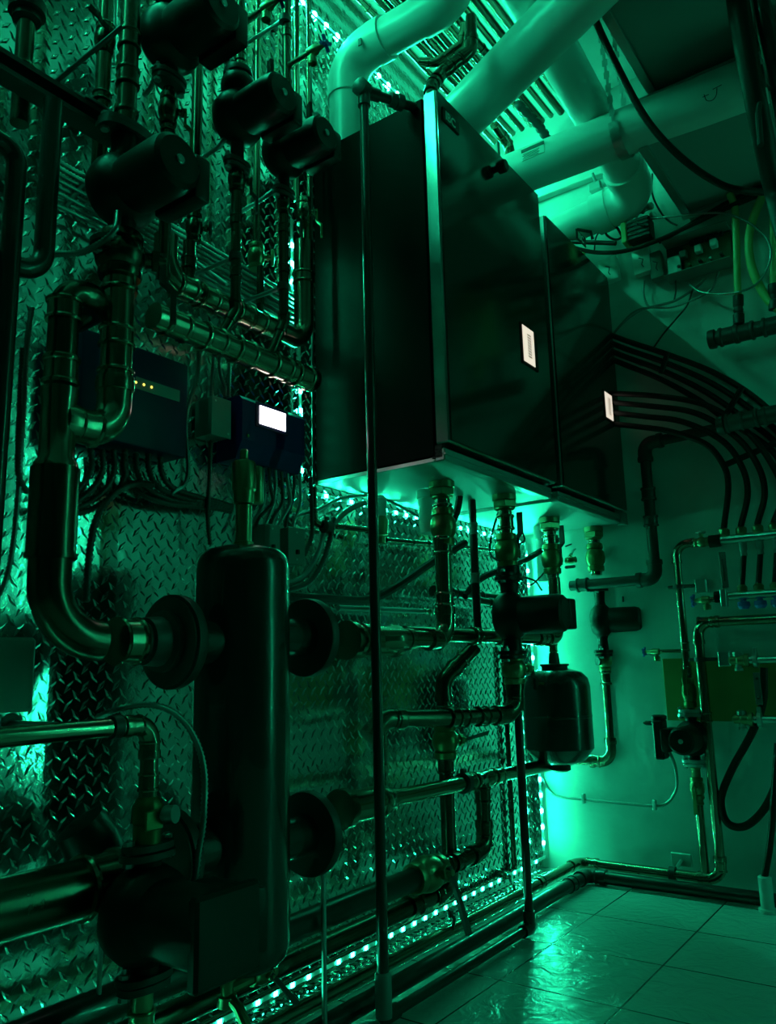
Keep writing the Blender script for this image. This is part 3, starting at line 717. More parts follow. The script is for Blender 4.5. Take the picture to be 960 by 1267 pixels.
# ------------------------------------------------------------------ upper header from the dark tank to the boilers
XV = .30
q0 = at(424, 792, x=XS); zh = q0.z
def reducer(parent, p, d, r1, r2, L, m='copper'):
    part('reducer', MB().lathe([(r1 * .9, 0), (r1 * 1.1, .002), (r1 * 1.12, L * .2), (r1, L * .25), (r1, L * .7), (r2 * 1.2, L * .85), (r2 * 1.1, L), (r2, L)], p, d, 24), m, parent)
v1b = at(552, 792, x=XV - .015)
v1t = vz(v1b, 660)
rv = .0225
hl = V((XV - .015, hy(v1b, 492).y, v1b.z)); hs = V((XS, q0.y + .02, zh))
pipe('copper_pipe', 'copper pipe bending down from the first boiler valve to the upper tank flange', 'pipe', [v1t, v1b, hl, hl + V((XS - XV + .015, -.06, zh - v1b.z))], rv, 'copper', rad=.05, coups=[(0, .12, 2.2), (0, .62, 1.6), (1, .25, 1.8)], seg=22)
t = thing('pipe_tee', 'fat copper tee on the upper flange of the dark tank', 'fitting', hs)
hl2 = hy(hs, 492)
part('body', MB().lathe([(.03, 0), (.046, .002), (.046, .02), (.038, .022), (.038, .05), (.042, .052), (.042, .07), (.037, .074), (.037, hl2.y - hs.y - .02), (.041, hl2.y - hs.y - .015), (.041, hl2.y - hs.y)], hs - Y * .01, Y, 26), 'copper', t)
# second boiler header
v3e = at(690, 790, x=.25); v3l = hy(v3e, 500); v3l = V((.25, v3l.y, v3e.z)); v3t = vz(v3e, 715)
pipe('copper_pipe', 'long copper header running behind from the second boiler elbow to the tank tee', 'pipe', [v3t, v3e, v3l], .0215, 'copper', rad=.05, coups=[(1, .16, 2), (1, .36, 2), (1, .45, 1.6), (1, .62, 1.6)], seg=20)
# lower header
g0 = at(424, 1001, x=XS - .02); g0.z -= .0
g1 = at(648, 953, x=.20)
t = thing('copper_header_pipe', 'lower copper header from the dark tank towards the expansion tank', 'pipe', g1)
part('run', MB().tube([g0, g0.lerp(g1, .5), g1, g1 + (g1 - g0).normalized() * .35], .0205, 22), 'copper', t)
d_ = (g1 - g0).normalized()
part('reducer', MB().lathe([(.03, 0), (.045, .002), (.045, .025), (.037, .028), (.037, .145), (.041, .148), (.041, .165), (.03, .185), (.0265, .19), (.0265, .215), (.0205, .22)], g0 - d_ * .015, d_, 26), 'copper', t)
for fr in (.61, .80): coupling(t, g0.lerp(g1, fr), d_, .0205, .05)
coupling(t, g0.lerp(g1, .70), d_, .0205, .10)
tag(link('pipe_clamp', MB().lathe([(.0205, -.01), (.029, -.01), (.029, .01), (.0205, .01)], g0.lerp(g1, .585), d_, 18).box(g0.lerp(g1, .585) + Z * .03, (.014, .02, .02), .003), 'iron'), 'dark clamp ring around the lower copper header', 'clamp')

def boiler_drop(u, vt, vb, x, r, valve_v, lab_v, lev, stem, levlen, labp, vm='valvegreen', levm='black', un=0):
    b = at(u, vb, x=x); tp = V((x, b.y, 1.268))
    t = thing('copper_riser', labp, 'pipe', b)
    part('run', MB().tube([b, tp], r, 18), 'copper', t)
    part('union_nut', hexnut(hexnut(MB().lathe([(r, -.05), (r * 1.4, -.045), (r * 1.4, -.02), (r * 1.7, -.018), (r * 1.7, .0), (r, .0)], tp, Z, 18), tp - Z * .03, Z, r * 1.75, .022), tp - Z * .006, Z, r * 1.5, .012), 'brass', t)
    coupling(t, tp - Z * .085, Z, r, .045, 'copper', k=1.2)
    ball_valve(lab_v, vz(b, valve_v), Z, r, .105, stem, lev, vm, levm, levlen=levlen)
    return b
bv1 = boiler_drop(549, 570, 668, XV - .015, .0215, 652, 'fat brass ball valve under the near boiler front corner', Z, V((-.5, 1, 0)), .11, 'short copper stub under the near boiler front corner', levm='valvegreen')
XV2 = .335
bv2 = boiler_drop(628, 610, 700, XV2, .0215, 682, 'fat brass ball valve above the black pump under the near boiler', Z, V((.1, 1, 0)), .13, 'short copper stub above the black pump under the near boiler')
XV3 = .25
bv3 = boiler_drop(684, 630, 715, .27, .0215, 692, 'brass ball valve above the long header elbow under the far boiler', Z, V((.1, 1, 0)), .13, 'short copper stub above the long header elbow')
XV4 = .31
bv4 = boiler_drop(738, 650, 712, XV4, .0215, 690, 'bright brass ball valve above the pump by the concrete wall', Z, V((.1, 1, 0)), .14, 'short copper stub under the far boiler beside the concrete wall', levm='valvegreen')
# pump on the near boiler return
pc = at(632, 765, x=XV2); p_t = vz(pc, 722); p_b = vz(pc, 808)
pump('black circulator pump under the near boiler', vz(pc, 762), Z, V((1, .12, 0)), .021, H=vz(pc, 718).z - vz(pc, 812).z, S=1.12, boxdir=V((.1, 1, 0)), flm='black', screw=False)
tag(link('pump_adapter', MB().lathe([(.024, 0), (.034, .002), (.034, .05), (.03, .055)], vz(pc, 722), Z, 20), 'black'), 'black threaded adapter on the pump under the near boiler', 'fitting')
ball_valve('brass ball valve with black lever right below the near boiler pump', vz(pc, 828), Z, .0215, .085, V((.6, .8, 0)), -Z, 'brass', 'black', levlen=.06)
e0 = vz(pc, 845); e1 = vz(pc, 884); e2 = at(558, 888, x=.272); e3 = at(474, 890, x=.205); e4 = vz(e3, 985)
pipe('copper_pipe', 'dark copper pipe turning left below the near boiler pump', 'pipe', [e0, e1, e2, e3 + V((0, 0, .0)), e3 + V((-.01, -.03, -.03))], .0225, 'copperd', rad=.05, coups=[(0, .3, 1.4), (0, .7, 1.4), (1, .55, 1.6), (1, .86, 1.6), (1, .98, 1.6), (2, .8, 1.6)], seg=20)
pipe('copper_pipe', 'thin copper tail dropping onto the lower copper header', 'pipe', [e3 - Z * .02, V((e3.x, e3.y, g0.z + .02))], .0085, 'copper', coups=[(0, .3, 2), (0, .75, 5)], elbows=False)
# pump on the far boiler return
pc4 = at(746, 768, x=XV4 - .01)
pump('black circulator pump in front of the concrete wall under the far boiler', pc4, Z, V((1, .05, 0)), .021, H=vz(pc4, 722).z - vz(pc4, 800).z, S=1.02, boxdir=Y, flm='black', screw=False)
vv = vz(pc4, 818)
t = ball_valve('brass valve with curved butterfly lever below the pump by the concrete wall', vv, Z, .0205, .075, X, V((0, .35, -1)), 'brass', 'iron', levlen=.10)
part('upper_wing', MB().tube([vv + X * .055, vv + V((.062, .03, .03)), vv + V((.062, .035, .075))], .0055, 8), 'iron', t)
part('stem', MB().lathe([(.012, 0), (.012, .03), (.016, .032), (.016, .04)], vv, V((-.5, -.8, 0)), 12), 'iron', t)
k0 = vz(pc4, 832); k1 = V((pc4.x + .0, pc4.y, at(757, 943, x=XV4 - .01).z))
pipe('copper_pipe', 'copper pipe dropping from the pump by the wall and turning behind the expansion tank', 'pipe', [k0, k1, V((.12, k1.y, k1.z))], .0235, 'copper', rad=.045, coups=[(0, .06, 2.2), (1, .35, 1.5)], seg=20)
# vertical branches behind the header
w0 = at(557, 1083, x=.17); zF2 = at(430, 1157, x=.17).z; w1 = vz(w0, 842); w2 = at(588, 800, x=.235)
pipe('copper_pipe', 'copper branch leaving the long header at an angle and dropping to the floor pipes', 'pipe', [w2, w1, V((w0.x, w0.y, zF2)), V((w0.x, w0.y - .13, zF2))], .0215, 'copperd', rad=.05, coups=[(0, .5, 2), (1, .15, 1.5), (1, .42, 2), (2, .6, 1.6)], seg=20)
ball_valve('green brass valve with short black lever on the branch behind', vz(w0, 917), Z, .0225, .095, V((.5, .85, 0)), V((.35, .9, .15)), 'valvegreen', 'black', levlen=.09, bent=False)
h0 = g0.lerp(g1, .70); h1 = V((h0.x, h0.y, at(585, 1058, x=h0.x).z)); h2 = h1 - Y * .30
pipe('copper_pipe', 'copper drop from the lower header into the big brass floor valve', 'pipe', [h0, h1, h2], .0215, 'copperd', rad=.045, coups=[(0, .22, 2), (0, .85, 1.6), (1, .55, 1.8), (1, .75, 1.8)], seg=20)
bvp = at(527, 1089, x=h1.x - .01); bvp = V((h1.x, h2.y, h1.z))
ball_valve('big brass valve with long lever joining the thick insulated floor pipe', bvp - Y * .01, Y, .027, .13, V((1, 0, .15)), V((.25, .12, -1)), 'brass', 'iron', levlen=.15, bent=False)
def run_y(name, label, x, z, y0, y1, r, m, **k):
    return pipe(name, label, 'pipe', [V((x, y1, z)), V((x, y0, z))], r, m, elbows=False, **k)
run_y('insulated_pipe', 'thick dark insulated pipe left of the big brass valve', h1.x, h1.z, -3.3, h2.y - .07, .028, 'blackpipe')
run_y('copper_pipe', 'second dark pipe low on the wall below the insulated pipe', w0.x, zF2, -3.3, w0.y - .12, .0235, 'copperd', coups=[(0, .03, 2)])
# floor pipes: along the tread plate, round the corner and along the concrete
f1x, f1z = at(480, 1192, z=.052).x, .052
yb = -.075
pipe('copper_pipe', 'copper floor pipe following the wall foot round the corner to the right riser', 'pipe', [V((f1x, -3.3, f1z)), V((f1x, yb, f1z)), V((at(893, 1087, y=yb).x, yb, f1z + .0)), V((at(893, 1087, y=yb).x, yb, .886)), V((1.6, yb, .886))], .0165, 'copper', rad=.045, coups=[(0, .90, 2), (1, .1, 2), (1, .9, 2), (2, .05, 2), (2, .62, 2), (3, .03, 3)])
f2x = at(480, 1222, z=.03).x
pipe('black_floor_pipe', 'black floor pipe on the tiles outside the copper floor pipe', 'pipe', [V((f2x, -3.3, .026)), V((f2x, -.13, .026)), V((1.9, -.13, .026))], .0215, 'blackpipe', rad=.03, coups=[(0, .955, 2), (1, .03, 2)], k=1.1)
f3 = at(637, 1082, x=.0165); y3 = f3.y
pipe('copper_pipe', 'thin copper floor pipe tight against the tread plate foot', 'pipe', [V((.0165, -3.3, .009)), V((.0165, y3, .044)), vz(V((.0165, y3, .05)), 800)], .0095, 'copperd', rad=.02, coups=[(1, .27, 4), (1, .32, 3)])
qv = hy(V((.0165, -.4, .044)), 622)
ball_valve('small black valve on the thin copper floor pipe near the corner', qv, Y, .010, .05, X, V((.1, .1, -1)), 'copperd', 'black', levlen=.05)
tl = hy(V((.13, -1., .05)), 563)
tag(link('hanging_lever', MB().tube([at(556, 1128, x=.18), at(562, 1137, x=.19), at(560, 1150, x=.19)], .005, 8).box(at(557, 1130, x=.18), (.012, .02, .02), .003), 'iron'), 'small dark valve handle behind the long floor valve lever', 'valve handle')
# supports
for u_, v0_, v1_, x_, lab in ((400, 1075, 1300, XS, 'thin steel support rod below the lower right tank flange'), (126, 1137, 1320, .22, 'thin steel support rod under the thick lower left pipe')):
    q = at(u_, v0_, x=x_); tag(link('support_rod', MB().tube([q, V((q.x, q.y, 0))], px(q, 3.2), 10), 'steel'), lab, 'rod')
# ------------------------------------------------------------------ lower left pump group
XA = .35
a0 = at(-60, 913, x=XA); a1 = at(186, 896, x=XA); a0.z = a1.z; a2 = vz(a1, 985); rA = px(a1, 11)
pipe('copper_pipe', 'bright copper pipe from the left edge bending down into the lower pump', 'pipe', [a0, a1, a2], rA, 'copper', rad=.028, coups=[(0, .9, 1.6), (1, .35, 1.8), (1, .8, 2)], seg=22, k=1.12)
clamp('black pipe clamp on the bright copper pipe at left', hy(a1, 142), Y, rA, -X, L=.30)
t = thing('isolation_valve', 'green brass strainer valve above the lower left pump', 'valve', vz(a1, 1046))
vb_ = vz(a1, 1048); Lv = a2.z - vb_.z
part('body', MB().lathe([(rA * 1.25, 0), (rA * 1.5, .004), (rA * 1.5, Lv * .45), (rA * 1.7, Lv * .5), (rA * 1.7, Lv * .8), (rA * 1.3, Lv * .95), (rA, Lv)], vb_, Z, 20), 'valvegreen', t)
part('spout', MB().lathe([(.010, 0), (.010, .03), (.014, .032), (.014, .05), (.008, .05)], vz(a1, 1010), V((1, .35, .1)), 14), 'steel', t)
part('lever', MB().box(vz(a1, 1012) + V((.026, -.008, 0)), (.006, .034, .030), .002), 'valvegreen', t)
pl = vz(a1, 1132); pl.y += .003
pump('black circulator pump with square box at the lower left', pl, Z, X, .016, H=vz(a1, 1058).z - vz(a1, 1215).z, S=1.15, boxdir=V((.2, 1, .0)), screw=False)
tag(link('pump_cover', MB().box(pl + V((.165, .01, -.005)), (.022, .125, .125), .005), 'black'), 'square black cover plate on the end of the lower left pump', 'cover')
pipe('copper_pipe', 'short brass pipe below the lower left pump', 'pipe', [vz(a1, 1222), vz(a1, 1300)], .017, 'brass', elbows=False, coups=[(0, .5, 1.5)])
l0 = at(-60, 1137, x=.26); l1 = at(142, 1088, x=.26); l0.z = l1.z = (l1.z + at(0, 1127, x=.26).z) / 2 + .0; rL = px(l1, 34)
t = thing('insulated_pipe', 'thick dark pipe with copper collar at the lower left edge', 'pipe', l0)
part('run', MB().tube([l0, hy(l1, 104)], rL, 28), 'copperd', t)
coupling(t, hy(l1, 122), Y, rL * .92, .07, 'copper', 'collar')
part('end', MB().lathe([(rL * .9, 0), (rL * .8, .03), (rL * .5, .034)], hy(l1, 136), Y, 20), 'iron', t)
t = thing('valve_handwheel', 'dark valve body against the plate behind the lower left pump', 'valve', at(115, 1050, x=.10))
part('body', MB().lathe([(.03, -.05), (.045, -.045), (.05, 0), (.04, .05), (.02, .06)], at(115, 1045, x=.12), V((.2, .5, -.8)), 18), 'black', t)
part('arm', MB().tube([at(85, 1030, x=.11), at(118, 1050, x=.12), at(140, 1062, x=.14)], .016, 12), 'black', t)
fcab('bright armoured cable arching over to the lower left pump', [(120, 888, .30), (150, 876, .34), (185, 872, .36), (215, 882, .37), (238, 908, .38), (252, 950, .39), (252, 1010, .40), (245, 1060, .40), (241, 1092, .40)], .0062, 'steel', pitch=.006)
# ------------------------------------------------------------------ bits on the plate under the boilers
z0 = at(470, 652, x=.06)
t = thing('pressure_valve', 'brass pressure reducing valve with dome cap below the near boiler', 'valve', z0 - Z * .05)
part('body', MB().lathe([(.012, -.05), (.016, -.05), (.016, -.03), (.024, -.025), (.026, .02), (.020, .03), (.018, .055), (.010, .066)], z0, Z, 18), 'brass', t)
part('dome', MB().lathe([(.019, .03), (.022, .034), (.022, .085), (.012, .095)], z0, Z, 18), 'pvc', t)
pipe('copper_pipe', 'thin pipe running along the plate into the pressure valve', 'pipe', [at(388, 603, x=.045), at(389, 648, x=.045), at(452, 655, x=.06), at(468, 660, x=.06)], .0085, 'copperd', rad=.02, coups=[(2, .3, 3)])
pipe('copper_pipe', 'thin pipe leaving the pressure valve towards the corner', 'pipe', [at(478, 668, x=.06), at(560, 675, x=.06), at(640, 684, x=.06)], .0075, 'copperd', coups=[(0, .4, 3), (0, .65, 5)], elbows=False)
tag(link('pipe_clip', MB().lathe([(.009, -.012), (.018, -.012), (.018, .012), (.009, .012)], at(404, 652, x=.055), Y, 12).tube([at(404, 652, x=.055), at(404, 640, x=.055)], .006, 8), 'iron'), 'dark clip holding the thin pipe beside the armoured cables', 'clip')
cable('black_hose', 'thick black hose crossing the plate behind the drain pipe frame', 'hose', [at(346, 738, x=.16), at(400, 741, x=.15), at(455, 742, x=.14), at(490, 726, x=.15), at(540, 692, x=.16), at(575, 672, x=.16)], .0125, 'rubber')
cable('black_hose', 'black hose rising from the plate to the right behind the pump', 'hose', [at(575, 738, x=.14), at(595, 716, x=.15), at(625, 703, x=.17), at(655, 690, x=.17), at(690, 668, x=.18)], .0115, 'rubber')
cable('black_hose', 'short black hose curving down from the near boiler underside', 'hose', [at(566, 572, x=.24), at(569, 600, x=.23), at(566, 630, x=.21), at(556, 655, x=.19)], .0115, 'rubber')
cd0 = at(583, 604, x=.22); cd1 = vz(cd0, 790)
pipe('drain_pipe', 'upright grey and black drain pipe between the two near boiler pipes', 'pipe', [vz(cd0, 598), cd1], .0125, 'blackpipe', elbows=False, coups=[(0, .3, 3), (0, .62, 2.5)], em='greypipe')
ct = at(528, 620, x=.20)
tag(link('condensate_trap', MB().lathe([(.010, -.045), (.020, -.04), (.024, -.02), (.026, .06), (.030, .062), (.030, .085)], V((ct.x, ct.y, 1.18)), Z, 22), 'pvc'), 'pale condensate trap cup under the near boiler left of the valve', 'trap')
for u_, lab in ((668, 'pale vertical pipe under the far boiler left of its first valve'), (700, 'short pale stub under the far boiler between its valves')):
    q = at(u_, 640, x=.17); z1 = 1.268; zl_ = 1.06 if u_ < 680 else 1.20
    tag(link('pvc_stub', MB().lathe([(.022, 0), (.022, z1 - zl_ - .05), (.027, z1 - zl_ - .048), (.027, z1 - zl_)], V((q.x, q.y, zl_)), Z, 18), 'pvc'), lab, 'pipe')
pe0 = at(536, 731, x=.12)
pipe('black_pipe', 'black capped pipe stub behind the first boiler drop', 'pipe', [pe0, hy(pe0, 600), hy(pe0, 650)], .0165, 'blackpipe', elbows=False, coups=[(0, .35, 2), (0, .85, 2)])
pipe('grey_pipe', 'pale grey pipe on the plate ending in a copper fitting', 'pipe', [at(418, 752, x=.05), at(540, 757, x=.06)], .0085, 'greypipe', elbows=False, coups=[(0, .88, 4), (0, .96, 4)], em='copper')
pipe('black_pipe', 'black pipe section between the drain pipe and the near boiler pump', 'pipe', [at(592, 743, x=.14), at(640, 752, x=.16)], .013, 'blackpipe', elbows=False, coups=[(0, .3, 2)])
tag(link('wall_ledge', MB().box(at(618, 783, x=.03), (.05, .26, .03), .003), 'greybox'), 'grey rail on the plate behind the near boiler pump', 'rail')
def wire(label, pts, r=.0032, m='rubber'):
    cable('wire', label, 'wire', [at(u, v, x=x) for u, v, x in pts], r, m, n=8, seg=6)
wire('thin black wire looping left of the pump valve', [(617, 632, .26), (610, 655, .28), (606, 675, .29), (608, 688, .3), (618, 694, .33)])
wire('thin black wire looping right of the pump valve', [(640, 636, .28), (645, 655, .28), (649, 668, .28), (641, 674, .3), (636, 677, .33)])
wire('thin wire sagging between the pump and the header valve', [(640, 715, .2), (655, 724, .2), (668, 714, .2), (678, 702, .22)])
wire('thin wire dropping onto the near boiler pump', [(648, 714, .2), (662, 719, .24), (670, 730, .3)])
wire('thin wire bundle strand under the far boiler', [(700, 676, .2), (718, 668, .2), (735, 655, .2)])
wire('second thin wire strand under the far boiler', [(702, 690, .2), (722, 676, .2), (738, 660, .2)])
wire('third thin wire strand under the far boiler', [(708, 696, .2), (722, 680, .18), (733, 668, .18)])
wire('curved wire dropping from the far boiler to the pump by the wall', [(744, 660, .28), (748, 685, .3), (760, 700, .32), (769, 722, .36), (771, 744, .40)], .004, 'dgrey')
fcab('armoured cable crossing under the far boiler', [(700, 702, .22), (715, 700, .2), (728, 694, .18)], .0065, 'iron')
ball_valve('tiny brass gauge cock on the header valve', at(706, 693, x=.30), X, .008, .04, Z, V((0, 1, .3)), 'brass', 'steel', levlen=.05)
# ------------------------------------------------------------------ expansion tank
et = at(686, 948, x=.215)
ex = V((.235, -.305, at(686, 950, x=.235).z)); ez = at(686, 826, x=.235).z; he = ez - ex.z; re = .117
t = thing('expansion_tank', 'dark expansion tank hanging in the corner below the far boiler', 'tank', ex)
part('shell', MB().lathe([(.002, 0), (re * .4, .006), (re * .75, .022), (re * .93, .05), (re, .06), (re, he * .49), (re * 1.012, he * .495), (re * 1.012, he * .51), (re, he * .515), (re, he - .065), (re * .95, he - .038), (re * .78, he - .016), (re * .4, he - .004), (.002, he)], ex, Z, 44), 'tankpaint', t)
part('top_collar', MB().lathe([(.045, -.012), (.045, .004), (.05, .006), (.05, .012), (.02, .014), (.016, .05)], ex + Z * he, Z, 20), 'iron', t)
part('bottom_cap', MB().lathe([(.034, .004), (.034, -.014), (.024, -.02)], ex + Z * .002, Z, 20), 'black', t)
part('sticker', MB().box(ex + V((.0, -.1135, he * .6)), (.020, .002, .17), .0005), 'valvegreen', t, 'narrow yellow green sticker')
pipe('copper_pipe', 'short copper connector between the expansion tank and the header', 'pipe', [ex + Z * (he + .04), V((ex.x, ex.y, v3e.z - .005))], .013, 'copper', elbows=False, coups=[(0, .5, 2)])
# ------------------------------------------------------------------ concrete wall: pipes and manifolds
YB = -.06
A0 = at(870, 1085, y=YB); xA = at(852, 850, y=YB).x
zA = at(838, 674, y=YB).z
pipe('copper_pipe', 'copper riser on the concrete wall from the upper radiant manifold to the wall pump', 'pipe', [at(882, 668, y=YB), V((xA, YB, zA)), vz(V((xA, YB, zA)), 880)], .0135, 'copper', rad=.045, coups=[(1, .62, 2.4), (1, .76, 2.4)], seg=16)
q = vz(V((xA, YB, zA)), 857); ball_valve('wall valve with green lever above the wall pump', q, Z, .0145, .10, -Y, Z, 'valvegreen', 'valvegreen', levlen=.08, bent=False)
wp = vz(V((xA, YB - .01, zA)), 913)
pump('black wall pump facing the room on the concrete wall', wp, Z, -Y, .0145, H=vz(wp, 884).z - vz(wp, 944).z, S=.92, boxdir=-X, flm='steel')
t = thing('terminal_housing', 'black cable housing left of the wall pump', 'box', wp + V((-.10, -.06, -.05)))
part('case', MB().box(wp + V((-.085, -.075, .0)), (.035, .06, .13), .006), 'black', t)
part('cap', MB().lathe([(.018, 0), (.026, .004), (.026, .014), (.018, .018)], wp + V((-.085, -.075, .062)), Z, 14), 'black', t)
part('gland', MB().lathe([(.008, 0), (.008, .02), (.003, .03)], wp + V((-.11, -.075, .052)), -X, 10), 'black', t)
pipe('brass_riser', 'brass and copper tail below the wall pump to the floor pipe', 'pipe', [vz(wp, 946), vz(wp, 1086)], .014, 'copper', elbows=False, coups=[(0, .08, 3), (0, .22, 2.2), (0, .3, 3)], em='brass')
ball_valve('green handled valve under the wall pump', vz(wp, 975), Z, .0145, .07, -Y, -Z, 'brass', 'valvegreen', levlen=.08, bent=False)
for (u_, v_, lab, p_) in ((841, 726, 'black pipe clip on the wall riser', V((xA, YB, 0))), (874, 816, 'black pipe clip at the plywood top', V((at(893, 1087, y=yb).x, yb, 0)))):
    q = vz(p_, v_); 
    t = thing('pipe_clip', lab, 'clip', q)
    part('ring', MB().lathe([(.0135, -.007), (.021, -.007), (.021, .007), (.0135, .007)], q, Z, 16).box(q + X * .03, (.05, .012, .012), .003).box(q - X * .025, (.03, .010, .012), .003), 'iron', t)
    part('foot', MB().box(V((q.x + .065, -.014, q.z)), (.04, .028, .05), .003), 'steel', t)
q = V((at(832, 1076, y=yb).x, yb, f1z)); t = thing('pipe_clip', 'dark strap clip on the floor pipe along the concrete wall', 'clip', q)
part('ring', MB().lathe([(.0165, -.01), (.024, -.01), (.024, .01), (.0165, .01)], q, X, 16), 'iron', t)
part('bracket', MB().box(q + V((.015, .06, .035)), (.07, .012, .045), .003).tube([q, q + V((.015, .06, .035))], .006, 8), 'steel', t)
dcp = vz(V((xA, YB, zA)), 805)
drain_cock('drain cock with blue handle left of the wall riser', dcp, -X, .10, .007)
# radiant manifolds
def rail(u0, v0, u1, lab, r, ports, y, up):
    a = at(u0, v0, y=y); b = V((1.35, y, a.z))
    t = thing('radiant_manifold', lab, 'manifold', a)
    part('bar', MB().tube([a, b], r, 18), 'bright', t)
    part('end_cap', MB().lathe([(r * 1.35, -.03), (r * 1.35, .004), (r * 1.2, .008)], a, X, 14), 'black', t)
    return a, b, t
YM = -.10
ra, rb_, tu = rail(889, 669, 0, 'upper shiny radiant manifold bar with black hose ports', .016, 0, YM, 1)
rc, rd_, tl_ = rail(896, 738, 0, 'lower shiny radiant manifold bar with blue caps', .0145, 0, YM, 1)
xs = [hx(V((1, YM, ra.z)), u_).x for u_ in (897, 918, 938.5, 959, 981, 1004)]
xs2 = [hx(V((1, YM, rc.z)), u_).x for u_ in (919, 939.5, 960, 982)]
for i, x_ in enumerate(xs):
    part('port_nut', MB().lathe([(.010, .012), (.016, .016), (.018, .022), (.018, .034), (.011, .040)], V((x_, YM, ra.z)), Z, 12), 'brass', tu)
for i, x_ in enumerate(xs[1:5]):
    part('flow_meter', MB().lathe([(.008, -.012), (.013, -.016), (.013, -.04), (.010, -.045), (.012, -.06)], V((x_, YM, ra.z)), Z, 12), 'greypipe', tu)
    x2 = xs2[i]
    part('port_nut', MB().lathe([(.009, .01), (.016, .014), (.017, .028), (.010, .036)], V((x2, YM, rc.z)), Z, 12), 'brass', tl_)
    part('cap', MB().lathe([(.008, -.012), (.010, -.02), (.019, -.022), (.0205, -.036), (.014, -.046)], V((x2, YM, rc.z)), Z, 14), 'blue', tl_, 'blue plastic cap')
    tag(link('pex_tube', MB().tube([V((x_, YM, ra.z - .055)), V((x2, YM, rc.z + .03))], .0095, 12), 'rubber'), ['first', 'second', 'third', 'fourth'][i] + ' short black tube from the left between the radiant manifold bars', 'tube')
t = thing('manifold_bracket', 'pale slotted steel bracket holding the radiant manifold bars', 'bracket', at(899, 735, y=YM))
b0 = at(893, 683, y=YM - .015); b1_ = at(898, 728, y=YM - .015)
mb = MB(); mb.box((b0 + b1_) / 2, (.022, .004, (b0.z - b1_.z)), .001)
part('plate', mb, 'bright', t)
part('slot', MB().box((b0 + b1_) / 2 - Y * .002, (.004, .002, (b0.z - b1_.z) * .6), 0), 'ink', t)
part('lower_clip', MB().box(at(896, 740, y=YM - .012), (.02, .03, .06), .003), 'steel', t)
ball_valve('chrome shutoff valve with cross handle left of the upper manifold bar', at(868, 671, y=YM + .03), X, .011, .05, Z, X, 'brass', 'steel', handle='knob')
drain_cock('drain cock with blue handle left of the lower manifold bar', at(893, 741, y=YM), -X, .05, .009)
# PEX tubes from the upper manifold
def pex(i, port, pts, lab):
    P = [V((port, YM, ra.z + .04))] + [at(u, v, y=y) for u, v, y in pts]
    cable('pex_tube', lab, 'tube', P, .0105, 'rubber', n=10, seg=10)
lower = [((901, 600), (893, 572), (872, 549), (830, 534), (790, 528), (735, 522)),
         ((925, 610), (917, 576), (893, 545), (845, 522), (795, 515), (735, 508)),
         ((946, 610), (937, 575), (910, 540), (860, 511), (800, 502), (735, 496)),
         ((968, 612), (957, 578), (925, 535), (875, 502), (812, 490), (735, 486))]
nm = ['lowest', 'second lowest', 'third', 'fourth']
for i, L_ in enumerate(lower):
    pex(i, xs[i], [(u, v, YM + .01 - .004 * k_) for k_, (u, v) in enumerate(L_)], nm[i] + ' black tube arching from the upper manifold behind the far boiler')
for i in range(4):
    o = i * 12.5
    L_ = [(1012 + i * 22, 640), (1005 - i * 3, 590 + i * 4), (978 - o * .75, 536 + o * .45), (935 - o * .9, 493 + o * .75), (885 - o * .6, 462 + o * .85), (830 - o * .4, 440 + o * .75), (770, 420 + o * .8), (735, 405 + o * .8)]
    cable('pex_tube', ['top', 'second', 'third', 'bottom'][i] + ' black tube of the upper bundle sweeping off to the right', 'tube', [at(u, v, y=-.045 - .01 * (k_ > 4)) for k_, (u, v) in enumerate(L_)], .0105, 'rubber', n=10, seg=10)
for pts, lab in ((((919, 478), (882, 540)), 'black tie bar across the upper tube bundle'), (((826, 436), (818, 462)), 'black tie holding the upper bundle near the far boiler'), (((893, 577), (960, 548)), 'black tie bar across the falling tubes')):
    tag(link('tube_tie', MB().tube([at(*pts[0], y=-.062), at(*pts[1], y=-.062)], .011, 8), 'rubber'), lab, 'tie')
# black iron gas pipe
G = [at(706, 725, y=-.05), at(812, 722, y=-.05), at(797, 549, y=-.05), at(905, 521, y=-.09)]
G[1].z = G[0].z; G[2] = V((G[1].x, -.05, G[2].z)); G[3] = V((1.02, -.075, G[2].z + .005))
pipe('black_iron_pipe', 'black iron pipe stepping down the concrete wall with two elbows', 'pipe', G, .0195, 'iron', rad=.035, coups=[(0, .15, 2.2), (1, .42, 2), (1, .62, 2.4)], k=1.3)
def stub(label, u0, v0, u1, v1, y, r, m='iron'):
    a = at(u0, v0, y=y); b = at(u1, v1, y=y); d = (b - a).normalized(); Ln = (b - a).length
    t = thing('pipe_fitting', label, 'pipe', a)
    part('run', MB().tube([a, a + d * (Ln + .25)], r, 20), m, t)
    part('end_cap', MB().lathe([(r * .6, -.004), (r * 1.2, 0), (r * 1.28, .008), (r * 1.28, .022), (r, .026)], a, d, 20), m, t)
    for k_ in (.3, .55, .95, 1.4): coupling(t, a + d * Ln * k_, d, r, r * 2.2, m, k=1.18)
stub('dark capped pipe with ribbed couplings high on the concrete wall', 877, 421, 960, 402, -.10, .027)
stub('dark coupled pipe in front of the bending black tubes', 888, 527, 960, 512, -.12, .026)
hs_ = [((903, 240), (909, 258), (911, 300), (912, 340), (913, 366), (914, 385)), ((957, 222), (940, 250), (927, 290), (930, 330), (948, 368), (975, 392)), ((957, 240), (957, 280), (957, 352))]
for L_, lab in zip(hs_, ('straight yellow green hose ending in a black fitting on the wall pipe', 'thick yellow green hose curving down in a wide bow', 'short yellow green hose at the right edge')):
    cable('hose', lab, 'hose', [at(u, v, y=-.11) for u, v in L_], .0125 if 'wide' not in lab else .0145, 'hose', n=10, seg=12)
